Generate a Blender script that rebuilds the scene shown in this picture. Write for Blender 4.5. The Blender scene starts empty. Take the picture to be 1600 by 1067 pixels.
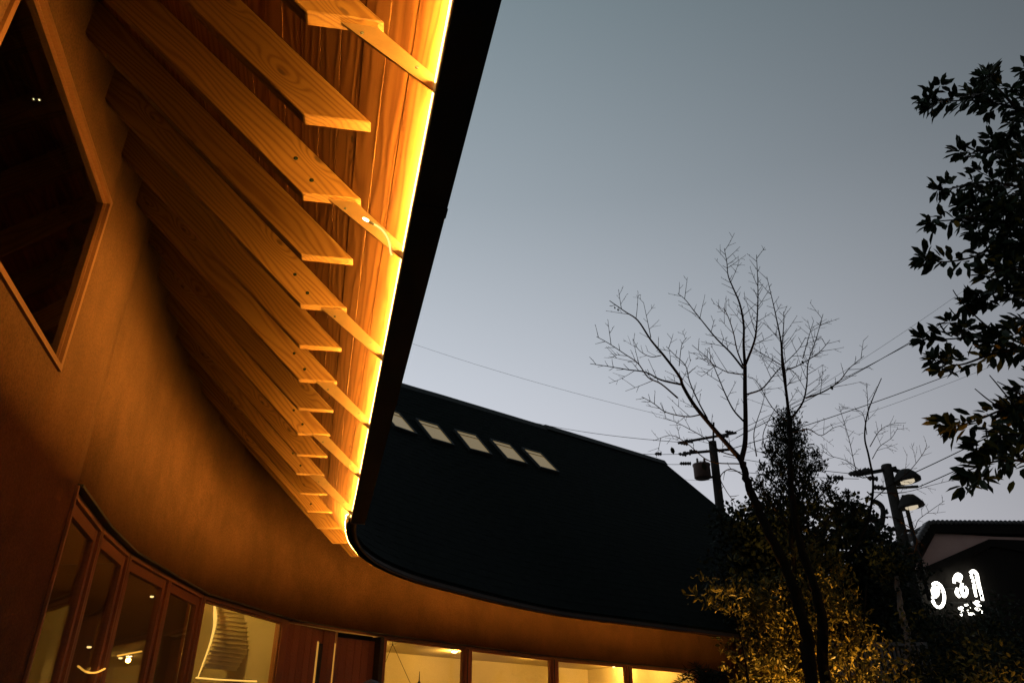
import bpy, bmesh, math, random
import numpy as np
from mathutils import Vector, Matrix

R = math.radians
random.seed(7)
rng = np.random.default_rng(11)
S = bpy.context.scene
C = S.collection

# ------------------------------------------------------------------ camera
CAMZ = 1.35
PITCH = math.atan(639 / 1200)
cam_d = bpy.data.cameras.new('camera')
cam_d.sensor_width = 36
cam_d.lens = 27.0
cam_d.clip_end = 2000
cam_d.clip_start = 0.05
cam = bpy.data.objects.new('camera', cam_d)
cam.location = (0, 0, CAMZ)
cam.rotation_euler = (math.pi / 2 + PITCH, 0, 0)
C.objects.link(cam)
S.camera = cam

# ------------------------------------------------------------------ dusk sky
W = bpy.data.worlds.new('World')
S.world = W
W.use_nodes = True
nt = W.node_tree
nt.nodes.clear()
N = nt.nodes.new
L = nt.links.new
out = N('ShaderNodeOutputWorld')
bg = N('ShaderNodeBackground')
sky = N('ShaderNodeTexSky')
sky.sky_type = 'NISHITA'
sky.sun_disc = False
sky.sun_elevation = R(1.0)
sky.sun_rotation = R(-35)
sky.altitude = 0
sky.air_density = 1.0
sky.dust_density = 0.6
sky.ozone_density = 2.0
hs = N('ShaderNodeHueSaturation')
hs.inputs['Saturation'].default_value = 0.45
hs.inputs['Value'].default_value = 0.9
L(sky.outputs[0], hs.inputs['Color'])
# smooth dusk gradient with height over the whole sky
tc = N('ShaderNodeTexCoord')
sx = N('ShaderNodeSeparateXYZ')
L(tc.outputs['Generated'], sx.inputs[0])
ramp = N('ShaderNodeValToRGB')
els = ramp.color_ramp.elements
els[0].position = 0.0
els[0].color = (7.1, 6.9, 7.3, 1)
els[1].position = 1.0
els[1].color = (1.25, 1.75, 2.05, 1)
for p, c in ((0.20, (6.4, 6.4, 6.95)), (0.42, (4.7, 5.0, 5.55)), (0.62, (2.95, 3.4, 3.82)), (0.80, (1.95, 2.5, 2.82))):
    e = els.new(p)
    e.color = (*c, 1)
L(sx.outputs['Z'], ramp.inputs[0])
mix = N('ShaderNodeMixRGB')
mix.inputs[0].default_value = 0.9
L(hs.outputs[0], mix.inputs[1])
L(ramp.outputs[0], mix.inputs[2])
# the sky is lighter towards the sunset side (ahead, left) than away from it
vm = N('ShaderNodeVectorMath')
vm.operation = 'DOT_PRODUCT'
L(tc.outputs['Generated'], vm.inputs[0])
vm.inputs[1].default_value = (-0.8, 0.6, 0.0)
mr = N('ShaderNodeMapRange')
mr.interpolation_type = 'SMOOTHSTEP'
mr.inputs[1].default_value = -0.6
mr.inputs[2].default_value = 0.9
mr.inputs[3].default_value = 0.20
mr.inputs[4].default_value = 1.40
L(vm.outputs['Value'], mr.inputs[0])
mul = N('ShaderNodeMixRGB')
mul.blend_type = 'MULTIPLY'
mul.inputs[0].default_value = 1
L(mix.outputs[0], mul.inputs[1])
L(mr.outputs[0], mul.inputs[2])
L(mul.outputs[0], bg.inputs[0])
bg.inputs['Strength'].default_value = 0.10
L(bg.outputs[0], out.inputs[0])

S.view_settings.view_transform = 'Standard'
S.view_settings.look = 'None'
S.view_settings.exposure = 0
S.view_settings.gamma = 1
S.view_settings.use_curve_mapping = False
S.render.engine = 'CYCLES'
S.cycles.max_bounces = 8
S.cycles.diffuse_bounces = 5
S.cycles.glossy_bounces = 4
S.cycles.transparent_max_bounces = 12
S.cycles.sample_clamp_indirect = 4

LED_COL = (1.0, 0.49, 0.075)
LED_STR = 1050.0
LED_TILT = R(38)


# ------------------------------------------------------------------ pixel rays (photo is 1600 x 1067)
CT, ST = math.cos(PITCH), math.sin(PITCH)


def ray(u, v):
    cx = (u - 800) / 1200.0
    cy = (533.5 - v) / 1200.0
    return Vector((cx, CT - cy * ST, ST + cy * CT))


def at_y(u, v, y):
    r = ray(u, v)
    p = r * (y / r.y)
    return Vector((p.x, p.y, p.z + CAMZ))


def at_z(u, v, z):            # z above the camera
    r = ray(u, v)
    p = r * (z / r.z)
    return Vector((p.x, p.y, z + CAMZ))


# ------------------------------------------------------------------ materials
def mat(name):
    m = bpy.data.materials.new(name)
    m.use_nodes = True
    n = m.node_tree
    n.nodes.clear()
    o = n.nodes.new('ShaderNodeOutputMaterial')
    b = n.nodes.new('ShaderNodeBsdfPrincipled')
    n.links.new(b.outputs[0], o.inputs[0])
    return m, n, b, o


def noise_mat(name, c1, c2, scale=6, rough=0.8, bump=0.1, bscale=None, detail=6, metallic=0.0, spec=0.5, coord='Object', stretch=(1, 1, 1)):
    m, n, b, o = mat(name)
    t = n.nodes.new('ShaderNodeTexCoord')
    mp = n.nodes.new('ShaderNodeMapping')
    mp.inputs['Scale'].default_value = stretch
    n.links.new(t.outputs[coord], mp.inputs[0])
    nz = n.nodes.new('ShaderNodeTexNoise')
    nz.inputs['Scale'].default_value = scale
    nz.inputs['Detail'].default_value = detail
    nz.inputs['Roughness'].default_value = 0.62
    n.links.new(mp.outputs[0], nz.inputs['Vector'])
    r = n.nodes.new('ShaderNodeValToRGB')
    r.color_ramp.elements[0].position = 0.3
    r.color_ramp.elements[1].position = 0.7
    r.color_ramp.elements[0].color = (*c1, 1)
    r.color_ramp.elements[1].color = (*c2, 1)
    n.links.new(nz.outputs[0], r.inputs[0])
    n.links.new(r.outputs[0], b.inputs['Base Color'])
    b.inputs['Roughness'].default_value = rough
    b.inputs['Metallic'].default_value = metallic
    b.inputs['Specular IOR Level'].default_value = spec
    if bump:
        nb = n.nodes.new('ShaderNodeTexNoise')
        nb.inputs['Scale'].default_value = bscale or scale * 8
        nb.inputs['Detail'].default_value = 5
        n.links.new(mp.outputs[0], nb.inputs['Vector'])
        bp = n.nodes.new('ShaderNodeBump')
        bp.inputs['Strength'].default_value = bump
        bp.inputs['Distance'].default_value = 0.02
        n.links.new(nb.outputs[0], bp.inputs['Height'])
        n.links.new(bp.outputs[0], b.inputs['Normal'])
    return m


def wood_mat(name, light, dark, coord, ring=26.0, knots=True, rough=0.55, contrast=1.0):
    """grain runs along X of the coordinate"""
    m, n, b, o = mat(name)
    nn, ll = n.nodes.new, n.links.new
    t = nn('ShaderNodeTexCoord')
    oi = nn('ShaderNodeObjectInfo')
    add = nn('ShaderNodeVectorMath')
    add.operation = 'MULTIPLY_ADD'
    comb = nn('ShaderNodeCombineXYZ')
    ll(oi.outputs['Random'], comb.inputs[0])
    ll(oi.outputs['Random'], comb.inputs[1])
    ll(oi.outputs['Random'], comb.inputs[2])
    ll(comb.outputs[0], add.inputs[0])
    add.inputs[1].default_value = (37.0, 5.3, 11.7)
    ll(t.outputs[coord], add.inputs[2])
    # warp
    mp = nn('ShaderNodeMapping')
    mp.inputs['Scale'].default_value = (0.9, 7.0, 7.0)
    ll(add.outputs[0], mp.inputs[0])
    w = nn('ShaderNodeTexNoise')
    w.inputs['Scale'].default_value = 1.0
    w.inputs['Detail'].default_value = 2
    ll(mp.outputs[0], w.inputs['Vector'])
    # knots
    mk = nn('ShaderNodeMapping')
    mk.inputs['Scale'].default_value = (2.2, 6.5, 6.5)
    ll(add.outputs[0], mk.inputs[0])
    vo = nn('ShaderNodeTexVoronoi')
    vo.voronoi_dimensions = '2D'
    vo.inputs['Scale'].default_value = 1.0
    k1 = nn('ShaderNodeSeparateXYZ')
    ll(mk.outputs[0], k1.inputs[0])
    k2_ = nn('ShaderNodeMath')
    k2_.operation = 'ADD'
    ll(k1.outputs[1], k2_.inputs[0])
    ll(k1.outputs[2], k2_.inputs[1])
    k3 = nn('ShaderNodeCombineXYZ')
    ll(k1.outputs[0], k3.inputs[0])
    ll(k2_.outputs[0], k3.inputs[1])
    ll(k3.outputs[0], vo.inputs['Vector'])
    kn = nn('ShaderNodeMapRange')
    kn.interpolation_type = 'SMOOTHSTEP'
    kn.inputs[1].default_value = 0.022
    kn.inputs[2].default_value = 0.062
    kn.inputs[3].default_value = 1
    kn.inputs[4].default_value = 0
    ll(vo.outputs['Distance'], kn.inputs[0])
    kw = nn('ShaderNodeMapRange')
    kw.interpolation_type = 'SMOOTHSTEP'
    kw.inputs[1].default_value = 0.0
    kw.inputs[2].default_value = 0.33
    kw.inputs[3].default_value = 1
    kw.inputs[4].default_value = 0
    ll(vo.outputs['Distance'], kw.inputs[0])
    sc = nn('ShaderNodeSeparateColor')
    ll(vo.outputs['Color'], sc.inputs[0])
    gt = nn('ShaderNodeMath')
    gt.operation = 'GREATER_THAN'
    gt.inputs[1].default_value = 0.60 if knots else 0.93
    ll(sc.outputs[0], gt.inputs[0])
    kk = nn('ShaderNodeMath')
    kk.operation = 'MULTIPLY'
    ll(kn.outputs[0], kk.inputs[0])
    ll(gt.outputs[0], kk.inputs[1])
    kwm = nn('ShaderNodeMath')
    kwm.operation = 'MULTIPLY'
    ll(kw.outputs[0], kwm.inputs[0])
    ll(gt.outputs[0], kwm.inputs[1])
    # growth lines: sin over (y + warp)
    sp = nn('ShaderNodeSeparateXYZ')
    ll(add.outputs[0], sp.inputs[0])
    yy = nn('ShaderNodeMath')
    yy.operation = 'ADD'
    ll(sp.outputs[1], yy.inputs[0])
    ll(sp.outputs[2], yy.inputs[1])
    wm = nn('ShaderNodeMath')
    wm.operation = 'MULTIPLY'
    wm.inputs[1].default_value = 0.22
    ll(w.outputs[0], wm.inputs[0])
    y2 = nn('ShaderNodeMath')
    y2.operation = 'ADD'
    ll(yy.outputs[0], y2.inputs[0])
    ll(wm.outputs[0], y2.inputs[1])
    k2 = nn('ShaderNodeMath')
    k2.operation = 'MULTIPLY_ADD'
    k2.inputs[1].default_value = 0.06
    ll(kwm.outputs[0], k2.inputs[0])
    ll(y2.outputs[0], k2.inputs[2])
    fr = nn('ShaderNodeMath')
    fr.operation = 'MULTIPLY'
    fr.inputs[1].default_value = ring * 2 * math.pi
    ll(k2.outputs[0], fr.inputs[0])
    sn = nn('ShaderNodeMath')
    sn.operation = 'SINE'
    ll(fr.outputs[0], sn.inputs[0])
    s01 = nn('ShaderNodeMapRange')
    s01.inputs[1].default_value = -1
    s01.inputs[2].default_value = 1
    ll(sn.outputs[0], s01.inputs[0])
    pw = nn('ShaderNodeMath')
    pw.operation = 'POWER'
    pw.inputs[1].default_value = 2.2
    ll(s01.outputs[0], pw.inputs[0])
    # fibre noise
    mf = nn('ShaderNodeMapping')
    mf.inputs['Scale'].default_value = (5, 190, 190)
    ll(add.outputs[0], mf.inputs[0])
    fn = nn('ShaderNodeTexNoise')
    fn.inputs['Scale'].default_value = 1
    fn.inputs['Detail'].default_value = 4
    ll(mf.outputs[0], fn.inputs['Vector'])
    fm = nn('ShaderNodeMath')
    fm.operation = 'MULTIPLY_ADD'
    fm.inputs[1].default_value = 0.5
    ll(fn.outputs[0], fm.inputs[0])
    p2 = nn('ShaderNodeMath')
    p2.operation = 'MULTIPLY'
    p2.inputs[1].default_value = 0.42 * contrast
    ll(pw.outputs[0], p2.inputs[0])
    ll(p2.outputs[0], fm.inputs[2])
    mx = nn('ShaderNodeMixRGB')
    mx.inputs[1].default_value = (*light, 1)
    mx.inputs[2].default_value = (*dark, 1)
    mx.use_clamp = True
    ll(fm.outputs[0], mx.inputs[0])
    # board to board tone
    tone = nn('ShaderNodeMapRange')
    tone.inputs[3].default_value = 0.78
    tone.inputs[4].default_value = 1.15
    ll(oi.outputs['Random'], tone.inputs[0])
    tm = nn('ShaderNodeMixRGB')
    tm.blend_type = 'MULTIPLY'
    tm.inputs[0].default_value = 1
    ll(mx.outputs[0], tm.inputs[1])
    ll(tone.outputs[0], tm.inputs[2])
    kc = nn('ShaderNodeMixRGB')
    kc.inputs[2].default_value = (0.045, 0.02, 0.008, 1)
    ll(kk.outputs[0], kc.inputs[0])
    ll(tm.outputs[0], kc.inputs[1])
    ll(kc.outputs[0], b.inputs['Base Color'])
    b.inputs['Roughness'].default_value = rough
    b.inputs['Specular IOR Level'].default_value = 0.35
    bp = nn('ShaderNodeBump')
    bp.inputs['Strength'].default_value = 0.12
    bp.inputs['Distance'].default_value = 0.003
    ll(fm.outputs[0], bp.inputs['Height'])
    ll(bp.outputs[0], b.inputs['Normal'])
    return m


def emit_mat(name, col, strength):
    m = bpy.data.materials.new(name)
    m.use_nodes = True
    n = m.node_tree
    n.nodes.clear()
    o = n.nodes.new('ShaderNodeOutputMaterial')
    e = n.nodes.new('ShaderNodeEmission')
    e.inputs[0].default_value = (*col, 1)
    e.inputs[1].default_value = strength
    n.links.new(e.outputs[0], o.inputs[0])
    return m


def glass_mat(name, tint=(0.92, 0.95, 0.93), ior=1.5):
    m = bpy.data.materials.new(name)
    m.use_nodes = True
    n = m.node_tree
    n.nodes.clear()
    o = n.nodes.new('ShaderNodeOutputMaterial')
    mx = n.nodes.new('ShaderNodeMixShader')
    lw = n.nodes.new('ShaderNodeLayerWeight')
    lw.inputs['Blend'].default_value = 0.5
    p5 = n.nodes.new('ShaderNodeMath')
    p5.operation = 'POWER'
    p5.inputs[1].default_value = 5.0
    n.links.new(lw.outputs['Facing'], p5.inputs[0])
    fr = n.nodes.new('ShaderNodeMath')          # Schlick
    fr.operation = 'MULTIPLY_ADD'
    fr.inputs[1].default_value = 0.96
    fr.inputs[2].default_value = 0.04
    n.links.new(p5.outputs[0], fr.inputs[0])
    tr = n.nodes.new('ShaderNodeBsdfTransparent')
    tr.inputs[0].default_value = (*tint, 1)
    gl = n.nodes.new('ShaderNodeBsdfGlossy')
    gl.inputs['Roughness'].default_value = 0.01
    n.links.new(fr.outputs[0], mx.inputs[0])
    n.links.new(tr.outputs[0], mx.inputs[1])
    n.links.new(gl.outputs[0], mx.inputs[2])
    n.links.new(mx.outputs[0], o.inputs[0])
    return m


def leaf_mat(name, c1, c2, rough=0.45, trans=0.25, scale=3.0):
    m, n, b, o = mat(name)
    nn, ll = n.nodes.new, n.links.new
    g = nn('ShaderNodeNewGeometry')
    r = nn('ShaderNodeValToRGB')
    r.color_ramp.elements[0].color = (*c1, 1)
    r.color_ramp.elements[1].color = (*c2, 1)
    ll(g.outputs['Random Per Island'], r.inputs[0])
    ll(r.outputs[0], b.inputs['Base Color'])
    b.inputs['Roughness'].default_value = rough
    b.inputs['Specular IOR Level'].default_value = 0.12
    t = nn('ShaderNodeBsdfTranslucent')
    ll(r.outputs[0], t.inputs[0])
    mx = nn('ShaderNodeMixShader')
    mx.inputs[0].default_value = trans
    ll(b.outputs[0], mx.inputs[1])
    ll(t.outputs[0], mx.inputs[2])
    ll(mx.outputs[0], o.inputs[0])
    return m


M = {}


def plaster_mat():
    m, n, b, o = mat('wall_plaster')
    nn, ll = n.nodes.new, n.links.new
    t = nn('ShaderNodeTexCoord')
    big = nn('ShaderNodeTexNoise')
    big.inputs['Scale'].default_value = 1.7
    big.inputs['Detail'].default_value = 6
    big.inputs['Roughness'].default_value = 0.6
    ll(t.outputs['Object'], big.inputs['Vector'])
    # trowel patches
    mp = nn('ShaderNodeMapping')
    mp.inputs['Scale'].default_value = (3.2, 3.2, 1.7)
    ll(t.outputs['Object'], mp.inputs[0])
    st = nn('ShaderNodeTexNoise')
    st.inputs['Scale'].default_value = 2.1
    st.inputs['Detail'].default_value = 5
    ll(mp.outputs[0], st.inputs['Vector'])
    am = nn('ShaderNodeMath')
    am.operation = 'MULTIPLY_ADD'
    am.inputs[1].default_value = 0.40
    ll(st.outputs[0], am.inputs[0])
    ll(big.outputs[0], am.inputs[2])
    r = nn('ShaderNodeValToRGB')
    r.color_ramp.elements[0].position = 0.45
    r.color_ramp.elements[1].position = 1.0
    r.color_ramp.elements[0].color = (0.062, 0.028, 0.0125, 1)
    r.color_ramp.elements[1].color = (0.116, 0.053, 0.024, 1)
    ll(am.outputs[0], r.inputs[0])
    # straw flecks
    vo = nn('ShaderNodeTexNoise')
    vo.inputs['Scale'].default_value = 95
    vo.inputs['Detail'].default_value = 4
    ll(t.outputs['Object'], vo.inputs['Vector'])
    fl = nn('ShaderNodeMapRange')
    fl.inputs[1].default_value = 0.35
    fl.inputs[2].default_value = 0.65
    fl.inputs[3].default_value = 0.70
    fl.inputs[4].default_value = 1.22
    ll(vo.outputs[0], fl.inputs[0])
    mu = nn('ShaderNodeMixRGB')
    mu.blend_type = 'MULTIPLY'
    mu.inputs[0].default_value = 1
    ll(r.outputs[0], mu.inputs[1])
    ll(fl.outputs[0], mu.inputs[2])
    ll(mu.outputs[0], b.inputs['Base Color'])
    b.inputs['Roughness'].default_value = 0.92
    b.inputs['Specular IOR Level'].default_value = 0.15
    n2 = nn('ShaderNodeTexNoise')
    n2.inputs['Scale'].default_value = 42
    n2.inputs['Detail'].default_value = 7
    n2.inputs['Roughness'].default_value = 0.7
    ll(t.outputs['Object'], n2.inputs['Vector'])
    bp = nn('ShaderNodeBump')
    bp.inputs['Strength'].default_value = 0.5
    bp.inputs['Distance'].default_value = 0.006
    ll(n2.outputs[0], bp.inputs['Height'])
    b2 = nn('ShaderNodeBump')
    b2.inputs['Strength'].default_value = 0.35
    b2.inputs['Distance'].default_value = 0.05
    ll(big.outputs[0], b2.inputs['Height'])
    ll(bp.outputs[0], b2.inputs['Normal'])
    ll(b2.outputs[0], b.inputs['Normal'])
    return m


M['plaster'] = plaster_mat()
M['rafter'] = wood_mat('rafter_pine', (0.172, 0.088, 0.023), (0.070, 0.025, 0.005), 'Object', 40, True, contrast=1.35)
M['board'] = wood_mat('soffit_cedar', (0.24, 0.100, 0.032), (0.110, 0.036, 0.009), 'UV', 26, False, contrast=1.5)
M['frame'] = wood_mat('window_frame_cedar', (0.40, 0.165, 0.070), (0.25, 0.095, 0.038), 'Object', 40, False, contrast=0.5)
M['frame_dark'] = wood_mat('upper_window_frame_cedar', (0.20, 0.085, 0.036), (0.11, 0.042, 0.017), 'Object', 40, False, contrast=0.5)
M['door'] = wood_mat('door_cedar', (0.40, 0.160, 0.065), (0.24, 0.085, 0.032), 'Object', 30, False, contrast=0.7)
M['black'] = noise_mat('black_steel', (0.030, 0.034, 0.032), (0.042, 0.046, 0.042), 5, 0.6, 0.03, spec=0.2)
M['lip'] = noise_mat('brown_steel', (0.42, 0.26, 0.14), (0.52, 0.33, 0.18), 8, 0.5, 0.03)
M['strap'] = noise_mat('brass_brown_steel', (0.12, 0.074, 0.034), (0.17, 0.10, 0.046), 14, 0.38, 0.05, metallic=0.35)
M['tile'] = noise_mat('dark_roof_slate', (0.0065, 0.010, 0.009), (0.0115, 0.0165, 0.015), 9, 0.9, 0.2, 60, spec=0.03)
M['deck'] = noise_mat('roof_deck', (0.05, 0.03, 0.02), (0.07, 0.04, 0.025), 3, 0.9, 0)
M['glass'] = glass_mat('window_glass')
M['glass_dark'] = glass_mat('shade_darkened_glass', (0.34, 0.37, 0.35))  # tint paints the darkness of the room behind the upper pane
M['led'] = emit_mat('led_strip', LED_COL, LED_STR)
M['diff'] = emit_mat('led_core_glow', (1.0, 0.66, 0.20), 9.0)
M['led_fill'] = emit_mat('led_fill_far', LED_COL, LED_STR * 0.42)  # unseen dimmer strip added to brighten the far wall
M['led_in'] = emit_mat('led_cove_indoor', (1.0, 0.50, 0.10), 1.5)
M['pane_glow'] = emit_mat('pane_reflection_glow', (1.0, 0.45, 0.06), 1.3)
M['lamp'] = emit_mat('downlight_lens', (1.0, 0.72, 0.36), 22)
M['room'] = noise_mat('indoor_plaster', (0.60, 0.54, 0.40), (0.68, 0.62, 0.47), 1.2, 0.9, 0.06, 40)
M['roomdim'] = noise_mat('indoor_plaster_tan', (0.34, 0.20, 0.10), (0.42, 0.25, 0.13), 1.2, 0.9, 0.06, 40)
M['slat'] = noise_mat('indoor_slat_pine', (0.55, 0.38, 0.17), (0.66, 0.48, 0.24), 9, 0.6, 0.05, stretch=(1, 14, 14))
M['floor'] = noise_mat('oak_floor', (0.20, 0.12, 0.06), (0.28, 0.17, 0.09), 6, 0.5, 0.05, stretch=(1, 9, 1))
M['skyl'] = None
M['bark'] = noise_mat('dark_bark', (0.007, 0.0055, 0.004), (0.018, 0.014, 0.010), 14, 0.95, 0.8, 30, spec=0.05, stretch=(1, 1, .3))
M['twig'] = noise_mat('twig_bark', (0.010, 0.007, 0.005), (0.028, 0.016, 0.011), 14, 0.9, 0, spec=0.08)
M['leaf'] = leaf_mat('glossy_evergreen_leaf', (0.010, 0.019, 0.010), (0.026, 0.042, 0.018), 0.45, 0.15)
M['leafy'] = leaf_mat('autumn_and_lit_leaf', (0.16, 0.10, 0.012), (0.30, 0.19, 0.03), 0.45, 0.35)  # autumn leaves, and painted lamp light on the broadleaf tree
M['leafd'] = leaf_mat('dark_evergreen_leaf', (0.008, 0.013, 0.008), (0.022, 0.030, 0.016), 0.65, 0.1)
M['leafo'] = leaf_mat('olive_shrub_leaf', (0.030, 0.032, 0.007), (0.20, 0.15, 0.030), 0.45, 0.25)
M['needle'] = leaf_mat('conifer_needle', (0.009, 0.014, 0.008), (0.022, 0.030, 0.015), 0.7, 0.1)
M['pole'] = noise_mat('pole_concrete', (0.018, 0.017, 0.015), (0.034, 0.031, 0.028), 9, 0.95, 0.15, spec=0.1)
M['steel'] = noise_mat('dark_equipment_steel', (0.014, 0.014, 0.013), (0.025, 0.024, 0.022), 8, 0.7, 0.05, spec=0.15)
M['can'] = noise_mat('rusty_transformer_paint', (0.045, 0.026, 0.02), (0.075, 0.042, 0.03), 7, 0.6, 0.05)
M['porc'] = noise_mat('insulator_porcelain', (0.02, 0.018, 0.017), (0.035, 0.03, 0.028), 8, 0.5, 0)
M['wire'] = noise_mat('wire_rubber', (0.028, 0.028, 0.03), (0.04, 0.04, 0.042), 4, 0.6, 0)
M['lens'] = emit_mat('pale_hood_underside', (1.0, 0.84, 0.6), 0.6)
M['sign'] = emit_mat('sign_light', (1.0, 0.96, 0.84), 6.0)
M['hplaster'] = noise_mat('house_pink_plaster', (0.50, 0.33, 0.285), (0.58, 0.40, 0.345), 2.4, 0.9, 0.1, 40)
M['hwood'] = noise_mat('house_charred_wood', (0.009, 0.008, 0.007), (0.018, 0.016, 0.014), 9, 0.9, 0.2, spec=0.05, stretch=(8, 8, 1))
M['htile'] = noise_mat('house_grey_tile', (0.04, 0.042, 0.045), (0.075, 0.078, 0.082), 8, 0.5, 0.1)
M['fence'] = noise_mat('fence_grey_paint', (0.11, 0.105, 0.10), (0.17, 0.16, 0.15), 7, 0.8, 0.1)
M['ground'] = noise_mat('gravel_ground', (0.07, 0.065, 0.055), (0.14, 0.13, 0.11), 14, 0.95, 0.6, 70)
M['pave'] = noise_mat('paving_concrete', (0.20, 0.19, 0.17), (0.27, 0.255, 0.23), 5, 0.9, 0.2, 60)
M['cloth'] = noise_mat('dark_coat_cloth', (0.012, 0.012, 0.014), (0.022, 0.022, 0.025), 30, 0.95, 0.1)
M['skin'] = noise_mat('skin', (0.45, 0.27, 0.18), (0.52, 0.32, 0.22), 20, 0.55, 0.03)
M['hair'] = noise_mat('black_hair', (0.008, 0.006, 0.005), (0.02, 0.015, 0.012), 40, 0.5, 0.4, 160, stretch=(1, 1, .2))
M['shell'] = noise_mat('black_cable', (0.02, 0.02, 0.02), (0.03, 0.03, 0.03), 8, 0.5, 0)


def skylight_mat():
    m, n, b, o = mat('lit_skylight_pane')
    nn, ll = n.nodes.new, n.links.new
    b.inputs['Base Color'].default_value = (0.05, 0.05, 0.045, 1)
    b.inputs['Specular IOR Level'].default_value = 0.2
    b.inputs['Roughness'].default_value = 0.15
    t = nn('ShaderNodeTexCoord')
    w = nn('ShaderNodeTexWave')
    w.bands_direction = 'Y'
    w.inputs['Scale'].default_value = 16
    w.inputs['Distortion'].default_value = 0.4
    ll(t.outputs['Object'], w.inputs['Vector'])
    r = nn('ShaderNodeValToRGB')
    r.color_ramp.elements[0].color = (0.26, 0.185, 0.085, 1)
    r.color_ramp.elements[1].color = (0.33, 0.245, 0.12, 1)
    ll(w.outputs[0], r.inputs[0])
    ll(r.outputs[0], b.inputs['Emission Color'])
    b.inputs['Emission Strength'].default_value = 0.62
    return m


M['skyl'] = skylight_mat()


# ------------------------------------------------------------------ builders
def tag(o, label=None, cat=None, group=None, kind=None):
    if label:
        o['label'] = label
    if cat:
        o['category'] = cat
    if group:
        o['group'] = group
    if kind:
        o['kind'] = kind
    return o


def empty(name, loc, label, cat, group=None):
    o = bpy.data.objects.new(name, None)
    o.empty_display_size = 0.2
    o.location = loc
    C.objects.link(o)
    return tag(o, label, cat, group)


def world_of(o):
    m = o.matrix_basis.copy()
    p = o.parent
    while p:
        m = p.matrix_basis @ m
        p = p.parent
    return m


def link(name, me, material, parent=None, smooth=False):
    """mesh given in world coordinates; becomes a child of parent without moving"""
    if material:
        me.materials.append(material)
    if smooth:
        me.polygons.foreach_set('use_smooth', [True] * len(me.polygons))
    o = bpy.data.objects.new(name, me)
    C.objects.link(o)
    if parent:
        o.parent = parent
        o.matrix_basis = world_of(parent).inverted()
    return o


def pydata(name, v, f, material, parent=None, smooth=False):
    me = bpy.data.meshes.new(name)
    me.from_pydata([tuple(p) for p in v], [], f)
    me.update()
    return link(name, me, material, parent, smooth)


class MB:
    def __init__(s):
        s.v = []
        s.f = []

    def quad(s, a, b, c, d):
        k = len(s.v)
        s.v += [a, b, c, d]
        s.f.append((k, k + 1, k + 2, k + 3))

    def hexa(s, p):
        """8 points: bottom ring 0..3, top ring 4..7"""
        k = len(s.v)
        s.v += list(p)
        for q in ((3, 2, 1, 0), (4, 5, 6, 7), (0, 1, 5, 4), (1, 2, 6, 5), (2, 3, 7, 6), (3, 0, 4, 7)):
            s.f.append(tuple(k + i for i in q))

    def box(s, a, b, n, t0, t1, z0, z1):
        """bar from a to b in plan, thickness t0..t1 along n, height z0..z1"""
        a = Vector((a[0], a[1], 0))
        b = Vector((b[0], b[1], 0))
        n = Vector((n[0], n[1], 0))
        p = [a + n * t0, b + n * t0, b + n * t1, a + n * t1]
        s.hexa([q + Vector((0, 0, z0)) for q in p] + [q + Vector((0, 0, z1)) for q in p])

    def tube(s, pts, rad, sides=6, cap=True):
        k0 = len(s.v)
        n = len(pts)
        prev = None
        for i, p in enumerate(pts):
            p = Vector(p)
            t = (Vector(pts[min(i + 1, n - 1)]) - Vector(pts[max(i - 1, 0)]))
            if t.length < 1e-9:
                t = Vector((0, 0, 1))
            t.normalize()
            if prev is None:
                a = Vector((0, 0, 1)) if abs(t.z) < 0.9 else Vector((1, 0, 0))
                x = t.cross(a).normalized()
            else:
                x = prev - t * prev.dot(t)
                if x.length < 1e-6:
                    x = t.orthogonal()
                x.normalize()
            prev = x
            y = t.cross(x)
            r = rad[i] if hasattr(rad, '__len__') else rad
            for j in range(sides):
                a = 2 * math.pi * j / sides
                s.v.append(p + (x * math.cos(a) + y * math.sin(a)) * r)
        for i in range(n - 1):
            for j in range(sides):
                a = k0 + i * sides + j
                b = k0 + i * sides + (j + 1) % sides
                s.f.append((a, b, b + sides, a + sides))
        if cap:
            s.f.append(tuple(k0 + j for j in range(sides))[::-1])
            s.f.append(tuple(k0 + (n - 1) * sides + j for j in range(sides)))

    def lathe(s, base, axis, prof, sides=12):
        """prof: list of (distance along axis, radius)"""
        axis = Vector(axis).normalized()
        x = axis.orthogonal().normalized()
        y = axis.cross(x)
        k0 = len(s.v)
        for h, r in prof:
            for j in range(sides):
                a = 2 * math.pi * j / sides
                s.v.append(Vector(base) + axis * h + (x * math.cos(a) + y * math.sin(a)) * max(r, 1e-4))
        for i in range(len(prof) - 1):
            for j in range(sides):
                a = k0 + i * sides + j
                b = k0 + i * sides + (j + 1) % sides
                s.f.append((a, b, b + sides, a + sides))
        s.f.append(tuple(k0 + j for j in range(sides))[::-1])
        s.f.append(tuple(k0 + (len(prof) - 1) * sides + j for j in range(sides)))

    def build(s, name, material, parent=None, smooth=False):
        return pydata(name, s.v, s.f, material, parent, smooth)


def catmull(pts, per=12):
    P = [Vector(p) for p in pts]
    P = [P[0] * 2 - P[1]] + P + [P[-1] * 2 - P[-2]]
    o = []
    for i in range(1, len(P) - 2):
        for k in range(per):
            t = k / per
            a, b, c, d = P[i - 1], P[i], P[i + 1], P[i + 2]
            o.append(0.5 * ((2 * b) + (c - a) * t + (2 * a - 5 * b + 4 * c - d) * t * t + (3 * b - a - 3 * c + d) * t ** 3))
    o.append(P[-2].copy())
    return o


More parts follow.
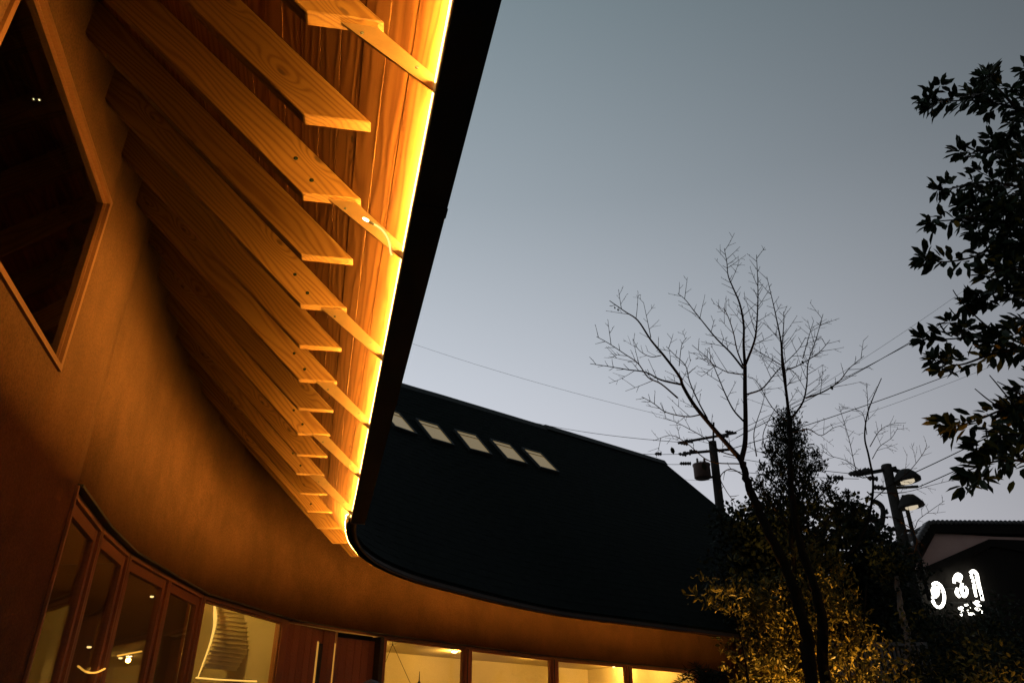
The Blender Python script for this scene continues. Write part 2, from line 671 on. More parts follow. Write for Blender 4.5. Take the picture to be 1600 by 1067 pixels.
class Path:
    """plan curve sampled evenly; the building lies to its left (+normal)"""

    def __init__(s, pts, step=0.06, smooth=6):
        raw = catmull([Vector((p[0], p[1], 0)) for p in pts], 16)
        d = [0]
        for a, b in zip(raw, raw[1:]):
            d.append(d[-1] + (b - a).length)
        n = int(d[-1] / step)
        xs = np.interp(np.linspace(0, d[-1], n + 1), d, [p.x for p in raw])
        ys = np.interp(np.linspace(0, d[-1], n + 1), d, [p.y for p in raw])
        for _ in range(smooth):
            xs[1:-1] = (xs[:-2] + 2 * xs[1:-1] + xs[2:]) / 4
            ys[1:-1] = (ys[:-2] + 2 * ys[1:-1] + ys[2:]) / 4
        s.p = np.stack([xs, ys], 1)
        seg = np.hypot(np.diff(xs), np.diff(ys))
        s.d = np.concatenate([[0], np.cumsum(seg)])
        t = np.gradient(s.p, axis=0)
        for _ in range(20):
            t[1:-1] = (t[:-2] + 2 * t[1:-1] + t[2:]) / 4
        t /= np.linalg.norm(t, axis=1)[:, None]
        s.t = t
        s.n = np.stack([-t[:, 1], t[:, 0]], 1)
        s.len = s.d[-1]

    def at(s, a, off=0.0, z=0.0):
        x = np.interp(a, s.d, s.p[:, 0])
        y = np.interp(a, s.d, s.p[:, 1])
        nx = np.interp(a, s.d, s.n[:, 0])
        ny = np.interp(a, s.d, s.n[:, 1])
        return Vector((x + nx * off, y + ny * off, z))

    def nrm(s, a):
        v = Vector((np.interp(a, s.d, s.n[:, 0]), np.interp(a, s.d, s.n[:, 1]), 0))
        return v.normalized()

    def near(s, x, y):
        q = (s.p[:, 0] - x) ** 2 + (s.p[:, 1] - y) ** 2
        i = int(np.argmin(q))
        v = np.array([x, y]) - s.p[i]
        return s.d[i], float(v @ s.n[i])


# ------------------------------------------------------------------ the building: plan curves
HE = 1.60 + CAMZ                    # eave height
FAR = Vector((0.788, 0.616, 0)).normalized()
A0 = Vector((0.69, 10.85, 0))
epts = [(0.15 - 0.2366 * y, y) for y in (-4.0, -2.0, 0.0, 2.0, 4.0, 4.9, 5.5)]
epts += [(-1.275, 6.0), (-1.365, 6.5), (-1.40, 7.0), (-1.33, 7.65), (-1.09, 8.36), (-0.72, 8.99), (-0.07, 9.95)]
epts += [(A0 + FAR * k)[:2] for k in (0, 1.2, 3, 5, 7, 8.65)]
EAVE = Path(epts, 0.06, 10)
wpts = [(-0.21, -4.0), (-0.67, -2.2), (-1.08, -0.6), (-1.39, 0.6), (-1.717, 1.9), (-2.01, 3.05), (-2.18, 3.75), (-2.41, 4.6), (-2.55, 5.35), (-2.605, 6.2),
        (-2.56, 6.95), (-2.25, 8.17), (-1.86, 8.88), (-1.46, 9.36), (-0.53, 10.42), (0.63, 11.66)]
NF = Vector((-FAR.y, FAR.x, 0))
wpts += [(1.81, 12.68), (3.12, 13.80), (3.82, 14.39)]
KW = 1.0763                        # wall plan as traced at a head height of 1.18, set back to 1.27
wpts = [(x * KW, y * KW) for x, y in wpts]
WALL = Path(wpts, 0.06, 4)
A_END = EAVE.near(*(A0 + FAR * 8.65)[:2])[0]
GUT_END = EAVE.near(-1.24, 5.86)[0]          # where the straight gutter stops
A_00 = EAVE.near(0.15, 0.0)[0]

ROOT = empty('curved_building', (-2, 6, 0), 'curved low building with steep dark tiled roof, lit timber eave and plaster wall', 'building')


def sweep(name, path, a0, a1, prof, material, parent, step=0.12, caps=True, uv=False, smooth=False, uvoff=0.0):
    """closed profile of (offset, z) along a path"""
    n = max(2, int((a1 - a0) / step) + 1)
    aa = np.linspace(a0, a1, n)
    v, f = [], []
    m = len(prof)
    for a in aa:
        for o, z in prof:
            v.append(path.at(a, o, z))
    for i in range(n - 1):
        for j in range(m):
            k = (j + 1) % m
            f.append((i * m + j, i * m + k, (i + 1) * m + k, (i + 1) * m + j))
    if caps:
        f.append(tuple(range(m))[::-1])
        f.append(tuple((n - 1) * m + j for j in range(m)))
    me = bpy.data.meshes.new(name)
    me.from_pydata([tuple(p) for p in v], [], f)
    if uv:
        ul = me.uv_layers.new(name='UVMap')
        acc = [0]
        for j in range(m):
            a, b = prof[j], prof[(j + 1) % m]
            acc.append(acc[-1] + math.hypot(a[0] - b[0], a[1] - b[1]))
        for poly in me.polygons:
            for li in poly.loop_indices:
                vi = me.loops[li].vertex_index
                i, j = divmod(vi, m)
                jj = acc[j]
                ul.data[li].uv = (aa[i], jj + uvoff)
        # fix the wrapped side so that grain stays straight
        for i in range(n - 1):
            poly = me.polygons[i * m + m - 1]
            for li in poly.loop_indices:
                vi = me.loops[li].vertex_index
                if vi % m == 0:
                    ul.data[li].uv[1] = acc[m] + uvoff
    me.update()
    return link(name, me, material, parent, smooth)


# ------------------------------------------------------------------ soffit, rafters, gutter, light strip
SOF = HE + 0.026                     # soffit plane: z = SOF + distance from eave
b_w = 0.0682
for i in range(-1, 34):
    s0 = i * b_w + 0.003 + (0.012 if i < 0 else 0)
    s1 = s0 + b_w - 0.0020
    if i < 0:
        s0, s1 = -0.045, -0.002
    t = 0.012
    dz = random.uniform(0, 0.0012)
    prof = [(s0, SOF + s0 + dz), (s1, SOF + s1 + dz), (s1 - t * .7, SOF + s1 + t * .7 + dz), (s0 - t * .7, SOF + s0 + t * .7 + dz)]
    a1 = A_END - 0.06
    sweep('soffit_board', EAVE, 0.6, a1, prof, M['board'], ROOT, 0.16, uv=True, uvoff=i * 0.37)

deck = [(-0.05, SOF - 0.05 + 0.022), (2.6, SOF + 2.6 + 0.022), (2.6, SOF + 2.6 + 0.035), (-0.05, SOF - 0.05 + 0.035)]
sweep('roof_deck', EAVE, 0.3, A_END - 0.05, deck, M['deck'], ROOT, 0.2)

# rafters: a plank on edge, level-cut foot; local X runs up the slope
RW, RDP, RL = 0.048, 0.150, 3.1


def rafter_mesh():
    me = bpy.data.meshes.new('rafter')
    h = RW / 2
    b = 0.0035
    # local: x up slope, z normal to slope (up), foot at origin on the soffit plane
    xs = [(-0.0, 0.0), (RDP, -RDP)]       # level cut: 45 degrees in slope frame
    bm = bmesh.new()
    pr = [(0.0, 0.0), (RDP, -RDP), (RL, -RDP), (RL, 0.0)]
    vs = []
    for y in (-h, h):
        vs.append([bm.verts.new((x, y, z)) for x, z in pr])
    bm.faces.new(vs[0])
    bm.faces.new(vs[1][::-1])
    for j in range(4):
        k = (j + 1) % 4
        bm.faces.new((vs[0][k], vs[0][j], vs[1][j], vs[1][k]))
    bmesh.ops.recalc_face_normals(bm, faces=bm.faces)
    bmesh.ops.bevel(bm, geom=list(bm.edges), offset=b, segments=1, affect='EDGES')
    bm.to_mesh(me)
    bm.free()
    return me


RME = rafter_mesh()
RME.materials.append(M['rafter'])
inv = world_of(ROOT).inverted()
screw_mb = None
strap_mesh_cache = None
rafter_al = []
for k in range(-9, 45):
    kk = max(0, min(k, 10))
    a = A_00 + 1.580 + 0.402 * min(k, 10) + 0.003 * kk * kk + 0.40 * max(0, k - 10)
    if 0.4 < a < A_END - 0.3:
        rafter_al.append((k, a))
gut_k = 0
for k, a in rafter_al:
    rel = a - A_00
    s_end = 0.151 + 0.0188 * max(-1, min(rel, 5.9) - 1.583) - 0.030 * max(0, min(k - 10, 5))
    n = EAVE.nrm(a)
    if a < GUT_END + 0.3:
        n = (Matrix.Rotation(R(-3.5), 3, 'Z') @ n)
    foot = EAVE.at(a, s_end, SOF + s_end - 0.002)
    X = Vector((n.x, n.y, 1)).normalized()
    Y = Vector((-n.y, n.x, 0))
    Z = X.cross(Y)
    if Z.z < 0:
        Y = -Y
        Z = X.cross(Y)
    m4 = Matrix((X, Y, Z)).transposed().to_4x4()
    m4.translation = foot
    o = bpy.data.objects.new('rafter', RME)
    C.objects.link(o)
    o.parent = ROOT
    o.matrix_basis = inv @ m4
    if k % 2 == 0 and a < GUT_END + 1:
        for bx, bz in ((.175, -.088), (.29, -.070)):
            mb = MB()
            c_ = m4 @ Vector((bx, -RW / 2, bz))
            nv = (m4.to_3x3() @ Vector((0, -1, 0))).normalized()
            for sg in (1,):
                mb.lathe(c_ - nv * (RW + .003), nv, [(0, .006), (.001, .0085), (RW + .005, .0085), (RW + .0065, .005)], 8)
            mb.build('bolt', M['tile'], o, True)
    # steel strap from every other rafter foot down to the gutter
    if k % 2 == 0 and a < GUT_END:
        mb = MB()
        d = Vector((-n.x, -n.y, 0))
        e = Vector((-n.y, n.x, 0)).normalized()
        p0 = foot + Vector((n.x, n.y, 0)) * 0.13 + Vector((0, 0, 0.012))
        p1 = EAVE.at(a, -0.004, HE - 0.002) - d * 0.0
        p1 = p1 - e * (p1 - p0).dot(e)
        h = 0.0035
        up0, up1 = Vector((0, 0, 0.034)), Vector((0, 0, 0.040))
        ps = [p0 - up0 * 0.1, p1 - up1 * 1.05, p1 + up1 * 0.35, p0 + up0 * 1.3 - d * -0.05]
        # plate: flat face towards the viewer along the eave
        mb.hexa([q - e * h for q in ps] + [q + e * h for q in ps])
        st = mb.build('gutter_strap', M['strap'], ROOT)
        # two screw heads
        for tt in (0.25, 0.80):
            c = p0.lerp(p1, tt) + Vector((0, 0, 0.004))
            sc = MB()
            sc.lathe(c - e * (h + .003), e, [(0, 0.004), (0.001, 0.005), (2 * h + .005, 0.005), (2 * h + .006, 0.004)], 8)
            sc.build('screw', M['black'], st)

# gutter trough: inner lip (brown), box (black), closed end
G0 = 0.6
sweep('gutter', EAVE, G0, GUT_END, [(-0.004, HE - 0.048), (-0.004, HE - 0.042), (-0.030, HE - 0.042), (-0.104, HE - 0.042), (-0.104, HE + 0.060),
                                    (-0.110, HE + 0.060), (-0.110, HE - 0.048)], M['black'], ROOT, 0.3)
sweep('gutter_lip', EAVE, G0, GUT_END, [(-0.0035, HE - 0.050), (0.0, HE - 0.050), (0.0, HE - 0.0042), (-0.0035, HE - 0.0042)], M['lip'], ROOT, 0.3)
mb = MB()
g = [EAVE.at(GUT_END + 0.002, o, z) for o, z in ((0.0, HE - 0.052), (-0.112, HE - 0.052), (-0.112, HE + 0.062), (0.0, HE - 0.002))]
tq = EAVE.at(GUT_END + 0.008, 0) - EAVE.at(GUT_END, 0)
mb.hexa(g + [q + tq for q in g])
mb.build('gutter_end_cap', M['lip'], ROOT)
for k in range(-3, 20):     # lap joints in the gutter and hangers under it
    a = A_00 + k * 1.6 + 0.45
    if 1 < a < GUT_END - 0.2:
        sweep('gutter_joint', EAVE, a, a + 0.05, [(-0.002, HE - 0.0505), (-0.002, HE - 0.046), (-0.1125, HE - 0.046), (-0.1125, HE - 0.0505)], M['black'], ROOT, 0.05)
# fascia on the curve and far wing, no gutter
sweep('fascia', EAVE, GUT_END + 0.012, A_END, [(0.0, HE - 0.012), (0.018, HE - 0.012), (0.018, HE + 0.09), (0.0, HE + 0.09)], M['tile'], ROOT, 0.1)

# LED strip
LED_END = EAVE.near(-1.38, 7.25)[0]


def ledprof(s, z, r=0.009, h0=0.0, h1=0.001, ang=LED_TILT):
    c, n = math.cos(ang), math.sin(ang)      # ribbon turned a little towards the building
    return [(s + x * c + y * n, z - x * n + y * c) for x, y in ((-r, h0), (r, h0), (r, h1), (-r, h1))]


for a0_, a1_, s_, z_, st_, lm_ in ((G0 + 0.1, GUT_END - 0.01, -0.0125, HE - 0.004, 0.3, 'led'), (GUT_END + 0.02, LED_END, 0.030, HE + 0.016, 0.1, 'led'), (LED_END + 0.02, A_END - 3.9, 0.030, HE + 0.016, 0.1, 'led_fill')):
    sweep('led_backing', EAVE, a0_, a1_, ledprof(s_, z_, 0.0095, -0.006, -0.0004), M['black'], ROOT, st_)  # unseen black backing added so the ribbon lights one side only
    sweep('led_strip', EAVE, a0_ + .003, a1_ - .003, ledprof(s_, z_), M[lm_], ROOT, st_)
sweep('led_cutoff_lip', EAVE, GUT_END + 0.016, A_END - 3.8, [(0.0390, HE + 0.002), (0.0425, HE + 0.002), (0.0425, HE + 0.0165), (0.0390, HE + 0.0165)], M['black'], ROOT, 0.1)  # unseen lip added to keep strip light off the lower wall
sweep('led_core_glow', EAVE, G0 + 0.1, GUT_END - 0.012, [(0.0006, HE - 0.0085), (0.0042, HE - 0.0075), (0.0042, HE - 0.0035), (0.0006, HE - 0.003)], M['diff'], ROOT, 0.3)  # added glowing strip paints the overexposed white core of the light line
# the loose end of the strip, hanging out over the lip
c0 = at_y(610, 392, 2.255)
tip = at_y(580, 348, 2.20)
q1 = at_y(601, 364, 2.225)
pts = catmull([c0 + Vector((0.004, .01, -0.012)), c0, at_y(608, 378, 2.24), q1, at_y(592, 355, 2.21), tip], 5)
mb = MB()
mb.tube(pts, 0.0036, 8)
cab = mb.build('led_cable', emit_mat('led_cable_glow', (1.0, 0.62, 0.2), 1.6), ROOT, True)
d = (pts[-1] - pts[-2]).normalized()
mb = MB()
mb.lathe(tip - d * 0.012, d, [(0, 0.004), (0.002, 0.0052), (0.020, 0.0052), (0.022, 0.004)], 10)
mb.build('cable_connector', M['shell'], cab, True)
mb = MB()
mb.lathe(tip + d * 0.0105, d, [(0, 0.0035), (0.010, 0.0048), (0.019, 0.0042), (0.024, 0.001)], 10)
mb.build('cable_tip', emit_mat('led_tip_glow', (1.0, 0.75, 0.4), 14), cab, True)

# ------------------------------------------------------------------ roof above
ROOF0 = HE + 0.100
RIDGE = 5.33
n_row = 44
row = RIDGE / n_row
v, f = [], []
tw = 0.28
for r in range(n_row):
    w0 = r * row
    if r == 0:
        w0 = -0.012
    w1 = (r + 1) * row + 0.02
    shift = (r % 2) * 0.5 + rng.uniform(-.05, .05)
    na = int(A_END / tw)
    for i in range(-1, na + 1):
        a0 = max(0.0, (i + shift) * tw)
        a1 = min(A_END, (i + 1 + shift) * tw - 0.006)
        if a1 - a0 < 0.02:
            continue
        lift = 0.007 + rng.uniform(-.001, .001)
        tilt = rng.uniform(-.002, .002)
        k = len(v)
        z0 = ROOF0 + w0 + lift
        z1 = ROOF0 + w1 + 0.003
        v += [EAVE.at(a0, w0, z0 + tilt), EAVE.at(a1, w0, z0 - tilt), EAVE.at(a1, w1, z1), EAVE.at(a0, w1, z1),
              EAVE.at(a0, w0 + .012, z0 - .008), EAVE.at(a1, w0 + .012, z0 - .014)]
        f += [(k, k + 1, k + 2, k + 3), (k + 1, k, k + 4, k + 5)]
rt = pydata('roof_tiles', v, f, M['tile'], ROOT)
rt['kind'] = 'stuff'
# sheathing under the tiles, rear slope, verge board and ridge caps
sweep('roof', EAVE, 0.0, A_END - 0.01, [(0.0, HE + 0.088), (0.02, HE + 0.088), (RIDGE, HE + 0.088 + RIDGE - .02), (2 * RIDGE, HE + 0.05), (2 * RIDGE, HE + 0.10), (RIDGE, HE + 0.099 + RIDGE), (0.0, HE + 0.098)],
      M['tile'], ROOT, 0.25)
mb = MB()
p = [EAVE.at(A_END + 0.0, o, z) for o, z in ((0.0, HE - 0.02), (RIDGE, HE + RIDGE - 0.06), (RIDGE, HE + RIDGE + 0.11), (0.0, HE + 0.11))]
mb.hexa(p + [q + FAR * 0.03 for q in p])
mb.build('verge_board', M['black'], ROOT)
k = 0
a = 0.05
while a < A_END - 0.05:
    e = min(a + 1.82, A_END)
    up = 0.0 if e < A_END - 3.2 else 0.035
    sweep('ridge_cap', EAVE, a, e - 0.004, [(RIDGE - 0.13, ROOF0 + RIDGE - 0.115 + up), (RIDGE - 0.03, ROOF0 + RIDGE + 0.035 + up), (RIDGE + 0.03, ROOF0 + RIDGE + 0.035 + up), (RIDGE + 0.13, ROOF0 + RIDGE - 0.115 + up)],
          M['black'], ROOT, 0.2)
    a = e

# skylights in a row on the far slope
Rz = ROOF0 - HE
sky_px = [(628, 669), (681, 677), (737, 691), (792, 706.5), (841, 720)]


def on_roof(u, v_):
    """eave distance and run up the slope of the roof point seen at a pixel of the photograph"""
    best = None
    r = ray(u, v_)
    for kk in np.arange(12.0, 20.0, 0.01):
        P = r * kk
        a_, w_ = EAVE.near(P.x, P.y)
        e = abs(P.z + CAMZ - ROOF0 - w_)
        if best is None or e < best[0]:
            best = (e, a_, w_)
    return best[1], best[2]


sl_c = [on_roof(*q) for q in sky_px]
wc = sum(c[1] for c in sl_c) / 5
for sc_, _ in sl_c:
    def rp(ds, dw, h):
        n_ = EAVE.nrm(sc_)
        t_ = Vector((n_.y, -n_.x, 0))
        return EAVE.at(sc_, wc, 0) + t_ * ds + n_ * dw + Vector((0, 0, ROOF0 + 0.012 + wc + dw)) + (Vector((0, 0, 1)) - n_).normalized() * h
    hw, hl = 0.235, 0.27
    mb = MB()
    for (x0, x1, y0, y1) in ((-hw - .03, hw + .03, -hl - .03, -hl), (-hw - .03, hw + .03, hl, hl + .03), (-hw - .03, -hw, -hl, hl), (hw, hw + .03, -hl, hl)):
        mb.hexa([rp(x0, y0, 0.0), rp(x1, y0, 0.0), rp(x1, y1, 0.0), rp(x0, y1, 0.0), rp(x0, y0, .05), rp(x1, y0, .05), rp(x1, y1, .05), rp(x0, y1, .05)])
    sk = mb.build('skylight', M['black'], ROOT)
    mb = MB()
    mb.hexa([rp(-hw, -hl, .026), rp(hw, -hl, .026), rp(hw, hl, .026), rp(-hw, hl, .026), rp(-hw, -hl, .034), rp(hw, -hl, .034), rp(hw, hl, .034), rp(-hw, hl, .034)])
    mb.build('pane', M['skyl'], sk)
    mb = MB()
    mb.hexa([rp(-hw, hl - .12, .036), rp(hw, hl - .12, .036), rp(hw, hl - .10, .036), rp(-hw, hl - .10, .036),
             rp(-hw, hl - .12, .044), rp(hw, hl - .12, .044), rp(hw, hl - .10, .044), rp(-hw, hl - .10, .044)])
    mb.build('blind_rail', M['slat'], sk)

# ------------------------------------------------------------------ wall with openings
ZH = 1.27 + CAMZ                   # head of the window band
UW0, UW1 = 1.595 + CAMZ, 2.616 + CAMZ
head_px = [(125.5, 757), (172, 822), (213, 862), (275, 899), (325, 927), (457, 967), (532, 981), (601, 990), (735, 1008), (869, 1025), (985, 1036), (1094, 1046.5)]
HP = [at_z(u, v_, 1.27) for u, v_ in head_px]
ha = [WALL.near(p.x, p.y)[0] for p in HP]
ua0 = WALL.near(-1.673 * KW, 1.744 * KW)[0]
ua1 = WALL.near(-2.01 * KW, 3.06 * KW)[0]
aa = sorted(set([round(x, 3) for x in np.arange(0, WALL.len, 0.1)] + [ha[0], ha[-1], ua0, ua1, WALL.len]))
aa = [x for i, x in enumerate(aa) if i == 0 or x - aa[i - 1] > 1e-4]
TH = 0.16


def wtop(a):
    p = WALL.at(a)
    s = EAVE.near(p.x, p.y)[1]
    return SOF + max(s, 0.0) + 0.008


cells = {}
for i in range(len(aa) - 1):
    mid = (aa[i] + aa[i + 1]) / 2
    lev = ['0', 'h', 'u0', 'u1', 't'] if aa[i + 1] <= ha[0] + 1e-6 else ['0', 'h', 't']
    for j in range(len(lev) - 1):
        hole = (lev[j] == '0' and ha[0] - 1e-6 < mid < ha[-1]) or (lev[j] == 'u0' and ua0 < mid < ua1)
        if not hole:
            cells[(i, lev[j])] = lev[j + 1]


def wz(a, l):
    return {'0': 0.0, 'h': ZH, 'u0': UW0, 'u1': UW1}.get(l, None) if l != 't' else wtop(a)


mb = MB()
vid = {}


def wv(i, l, side):
    key = (i, l, side)
    if key not in vid:
        vid[key] = len(mb.v)
        mb.v.append(WALL.at(aa[i], TH * side, wz(aa[i], l)))
    return vid[key]


for (i, l0), l1 in cells.items():
    mb.f.append((wv(i, l0, 0), wv(i + 1, l0, 0), wv(i + 1, l1, 0), wv(i, l1, 0)))
    mb.f.append((wv(i + 1, l0, 1), wv(i, l0, 1), wv(i, l1, 1), wv(i + 1, l1, 1)))
    if (i - 1, l0) not in cells:
        mb.f.append((wv(i, l0, 0), wv(i, l1, 0), wv(i, l1, 1), wv(i, l0, 1)))
    if (i + 1, l0) not in cells:
        mb.f.append((wv(i + 1, l1, 0), wv(i + 1, l0, 0), wv(i + 1, l0, 1), wv(i + 1, l1, 1)))
    below = [q for (ii, q), t in cells.items() if ii == i and t == l0]
    if not below:
        mb.f.append((wv(i, l0, 1), wv(i + 1, l0, 1), wv(i + 1, l0, 0), wv(i, l0, 0)))
    if (i, l1) not in cells:
        mb.f.append((wv(i, l1, 0), wv(i + 1, l1, 0), wv(i + 1, l1, 1), wv(i, l1, 1)))
wall = mb.build('wall', M['plaster'], ROOT, True)
# return of the wall at the far corner, and the porch wall behind it
ce = WALL.at(WALL.len)
mb = MB()
mb.box(ce + NF * 0.0 - FAR * 0.12, ce + NF * 1.6 - FAR * 0.12, FAR, 0.0, 0.119, 0, SOF)
mb.build('return_wall', M['plaster'], ROOT)
mb = MB()
mb.box(ce + NF * 1.4 - FAR * 0.1, A0 + FAR * 8.4 + NF * 1.435, NF, 0.0, 0.15, 0, SOF + 1.2)
mb.build('porch_wall', M['plaster'], ROOT)
# downpipe by the corner
dp = ce + FAR * 0.14 - NF * 0.02
mb = MB()
mb.tube([Vector((dp.x, dp.y, HE + 0.02)), Vector((dp.x, dp.y, 0.0))], 0.034, 10)
mb.build('downpipe', M['steel'], ROOT, True)


# ------------------------------------------------------------------ windows
def facet(i, j, inset):
    a, b = HP[i].copy(), HP[j].copy()
    a.z = b.z = 0
    t = (b - a).normalized()
    n = Vector((-t.y, t.x, 0))
    return a + n * inset, b + n * inset, t, n


def framebox(mb, a, b, n, t0, t1, z0, z1):
    mb.box(a, b, n, t0, t1, z0, z1)


def window(i, j, inset=0.035, jl=0.035, jr=0.035, sash=0.055, z0=0.12, label=None, headroom=0.0, head=0.032, rail=1.25):
    """one glazed panel between two posts: frame, sash, pane, sill"""
    a, b, t, n = facet(i, j, inset)
    z1 = ZH - 0.012 - headroom
    mb = MB()
    Lr = (b - a).length
    D = 0.085
    mb.box(a + t * .002, a + t * jl, n, 0, D, 0.0, z1 - head)
    mb.box(b - t * jr, b - t * .002, n, 0, D, 0.0, z1 - head)
    mb.box(a + t * .002, b - t * .002, n, -.002, D, z1 - head + .0002, z1)
    w = mb.build('window', M['frame'], ROOT)
    if label:
        w['label'] = label
    # sash
    mb = MB()
    sa, sb = a + t * (jl + .003), b - t * (jr + .003)
    s0, s1 = .018, .058
    zt = z1 - head - .004
    mb.box(sa, sa + t * sash, n, s0, s1, z0, zt)
    mb.box(sb - t * sash, sb, n, s0, s1, z0, zt)
    mb.box(sa + t * (sash + .0005), sb - t * (sash + .0005), n, s0 + .001, s1 - .001, zt - sash * rail, zt - .001)
    mb.box(sa + t * (sash + .0005), sb - t * (sash + .0005), n, s0 + .001, s1 - .001, z0 + .001, z0 + .10)
    mb.build('sash', M['frame'], w)
    mb = MB()
    mb.box(sa + t * (sash - .006), sb - t * (sash - .006), n, .036, .042, z0 + .09, zt - sash * rail + .006)
    mb.build('pane', M['glass'], w)
    mb = MB()
    mb.box(a + t * .002, b - t * .002, n, -.02, D, .0, z0 - .004)
    mb.build('sill', M['frame'], w)
    return w


window(0, 1)
window(1, 2)
window(2, 3)
window(3, 4)
window(4, 5, jr=0.13, sash=0.012)
for i in (7, 8, 9, 10):
    window(i, i + 1, jl=0.05, jr=0.05, sash=0.04, head=0.022, rail=0.6)
    a, b, t, n = facet(i, i + 1, 0.035)
    mb = MB()
    mb.box(b - t * .016, b - t * .0005, n, -.004, .0, 0.02, ZH - .04)
    mb.build('post_gap_strip', M['black'], ROOT)  # black strip paints the shaded gap between the posts
# black strip over the band
n = 40
for (i, j) in [(k, k + 1) for k in range(len(HP) - 1)]:
    a, b, t, nn_ = facet(i, j, 0.0)
    mb = MB()
    mb.box(a, b, nn_, -0.016, 0.12, ZH - 0.011, ZH + 0.004)
    mb.build('head_strip', M['black'], ROOT)
a, b, t, nn_ = facet(0, 1, 0.0)
mb = MB()
mb.box(a - t * 0.03, a - t * 0.004, nn_, -0.004, 0.13, 0, ZH - .012)
mb.build('side_flashing', M['frame'], ROOT)


# doors of upright boards
def door(i, j, inset, ztop, handle):
    a, b, t, n = facet(i, j, inset)
    Lr = (b - a).length
    mb = MB()
    mb.box(a + t * .006, b - t * .006, n, .03, .055, .01, ztop)
    d = mb.build('door', M['door'], ROOT)
    nb = max(5, int(round(Lr / 0.105)))
    wd = (Lr - .012) / nb
    for k in range(nb):
        if handle and k == nb - 3:
            continue
        mb = MB()
        mb.box(a + t * (.006 + k * wd + .003), a + t * (.006 + (k + 1) * wd - .003), n, .008, .0295, .012, ztop - .002 - random.uniform(0, .002))
        mb.build('door_board', M['door'], d)
    if handle:
        k = nb - 3
        mb = MB()
        x0 = a + t * (.006 + k * wd + wd * .35)
        mb.box(x0, x0 + t * .05, n, -.004, .029, .3, ztop - .16)
        mb.build('handle', M['black'], d)
        mb = MB()
        mb.box(a + t * (.006 + k * wd + .003), x0 - t * .002, n, .012, .029, .012, ztop - .14)
        mb.build('door_gap_glow', M['slot_glow'], d)
    return d


M['lamp_s'] = emit_mat('small_warm_lens', (1.0, 0.62, 0.22), 2.5)
M['slot_glow'] = emit_mat('door_slot_glow', (1.0, 0.44, 0.07), 0.5)  # glowing bars stand in for room light through the door gaps
door(5, 6, 0.05, ZH - .03, True)
a, b, t, n = facet(5, 6, 0.05)
mb = MB()
mb.box(b - t * .004, b + t * .014, n, .004, .028, .012, ZH - .16)
mb.build('door_gap_glow', M['slot_glow'], ROOT)
a, b, t, n = facet(6, 7, 0.16)
door(6, 7, 0.13, ZH - .075, False)
mb = MB()
mb.box(a, b, n, .06, .09, ZH - .09, ZH - .0127)
mb.box(b - t * .03, b + t * .03, n, -.13, .05, 0, ZH - .03)
mb.build('door_gap_mask', M['black'], ROOT)  # black boards added to block room light and keep the opening dark
a, b, t, n = facet(5, 7, 0.04)
mb = MB()
mb.box(HP[5] + Vector((0, 0, 0)) - t * .0, HP[7], n, .03, .08, ZH - .028, ZH - .0125)
mb.build('door_head', M['frame'], ROOT)
for q in (5, 6):
    a, b, t, n = facet(q, q + 1, 0.05)
    mb = MB()
    mb.box(a - t * .002, a + t * .005, n, -.01, .07, .0, ZH - .03)
    mb.build('door_jamb', M['frame'], ROOT)

# the upper window near the camera
ta = WALL.at(ua0)
tb = WALL.at(ua1)
t = (tb - ta).normalized()
n = Vector((-t.y, t.x, 0))
mb = MB()
fw = 0.032
mb.box(ta + t * .004, ta + t * fw, n, -.012, .12, UW0 + fw + .001, UW1 - fw - .001)
mb.box(tb - t * fw, tb - t * .004, n, -.012, .12, UW0 + fw + .001, UW1 - fw - .001)
mb.box(ta + t * .004, tb - t * .004, n, -.013, .12, UW1 - fw, UW1 - .004)
mb.box(ta + t * .004, tb - t * .004, n, -.013, .12, UW0 + .004, UW0 + fw)
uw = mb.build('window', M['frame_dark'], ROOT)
uw['label'] = 'square upper window with timber frame, dark inside'
mb = MB()
mb.box(ta + t * fw, tb - t * fw, n, .020, .027, UW0 + fw, UW1 - fw)
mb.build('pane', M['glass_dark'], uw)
mb = MB()
for (p0, p1, z0, z1) in ((ta + t * (fw + .001), ta + t * (fw + .010), UW0 + fw + .001, UW1 - fw - .001), (tb - t * (fw + .010), tb - t * (fw + .001), UW0 + fw + .001, UW1 - fw - .001),
                         (ta + t * (fw + .0105), tb - t * (fw + .0105), UW1 - fw - .010, UW1 - fw - .001), (ta + t * (fw + .0105), tb - t * (fw + .0105), UW0 + fw + .001, UW0 + fw + .010)):
    mb.box(p0, p1, n, .006, .0195, z0, z1)
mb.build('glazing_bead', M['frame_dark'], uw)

# ------------------------------------------------------------------ rooms behind the glass
CEIL = 1.56 + CAMZ
ipA = ha[0] - 0.6
ipB = ha[4]
ipC = ha[5] + 0.05
ipD = WALL.len - 0.12


def room(name, a0, a1, depth, wm, cm):
    sweep('room_wall', WALL, a0, a1, [(depth, 0.0), (depth + .06, 0.0), (depth + .06, CEIL - .002), (depth, CEIL - .002)], wm, ROOT, 0.2)
    sweep('room_ceiling', WALL, a0, a1, [(TH + .002, CEIL), (depth + .1, CEIL), (depth + .1, CEIL + .04), (TH + .002, CEIL + .04)], cm, ROOT, 0.2)
    sweep('room_floor', WALL, a0, a1, [(TH + .002, -0.02), (depth - .002, -0.02), (depth - .002, 0.02), (TH + .002, 0.02)], M['floor'], ROOT, 0.2)


def partition(a, depth, m, side=0.06):
    mb = MB()
    p, q = WALL.at(a, TH + .004), WALL.at(a, depth - .004)
    tt = Vector((WALL.nrm(a).y, -WALL.nrm(a).x, 0))
    mb.box(p, q, tt, 0, side, .021, CEIL - .002)
    mb.build('partition', m, ROOT)


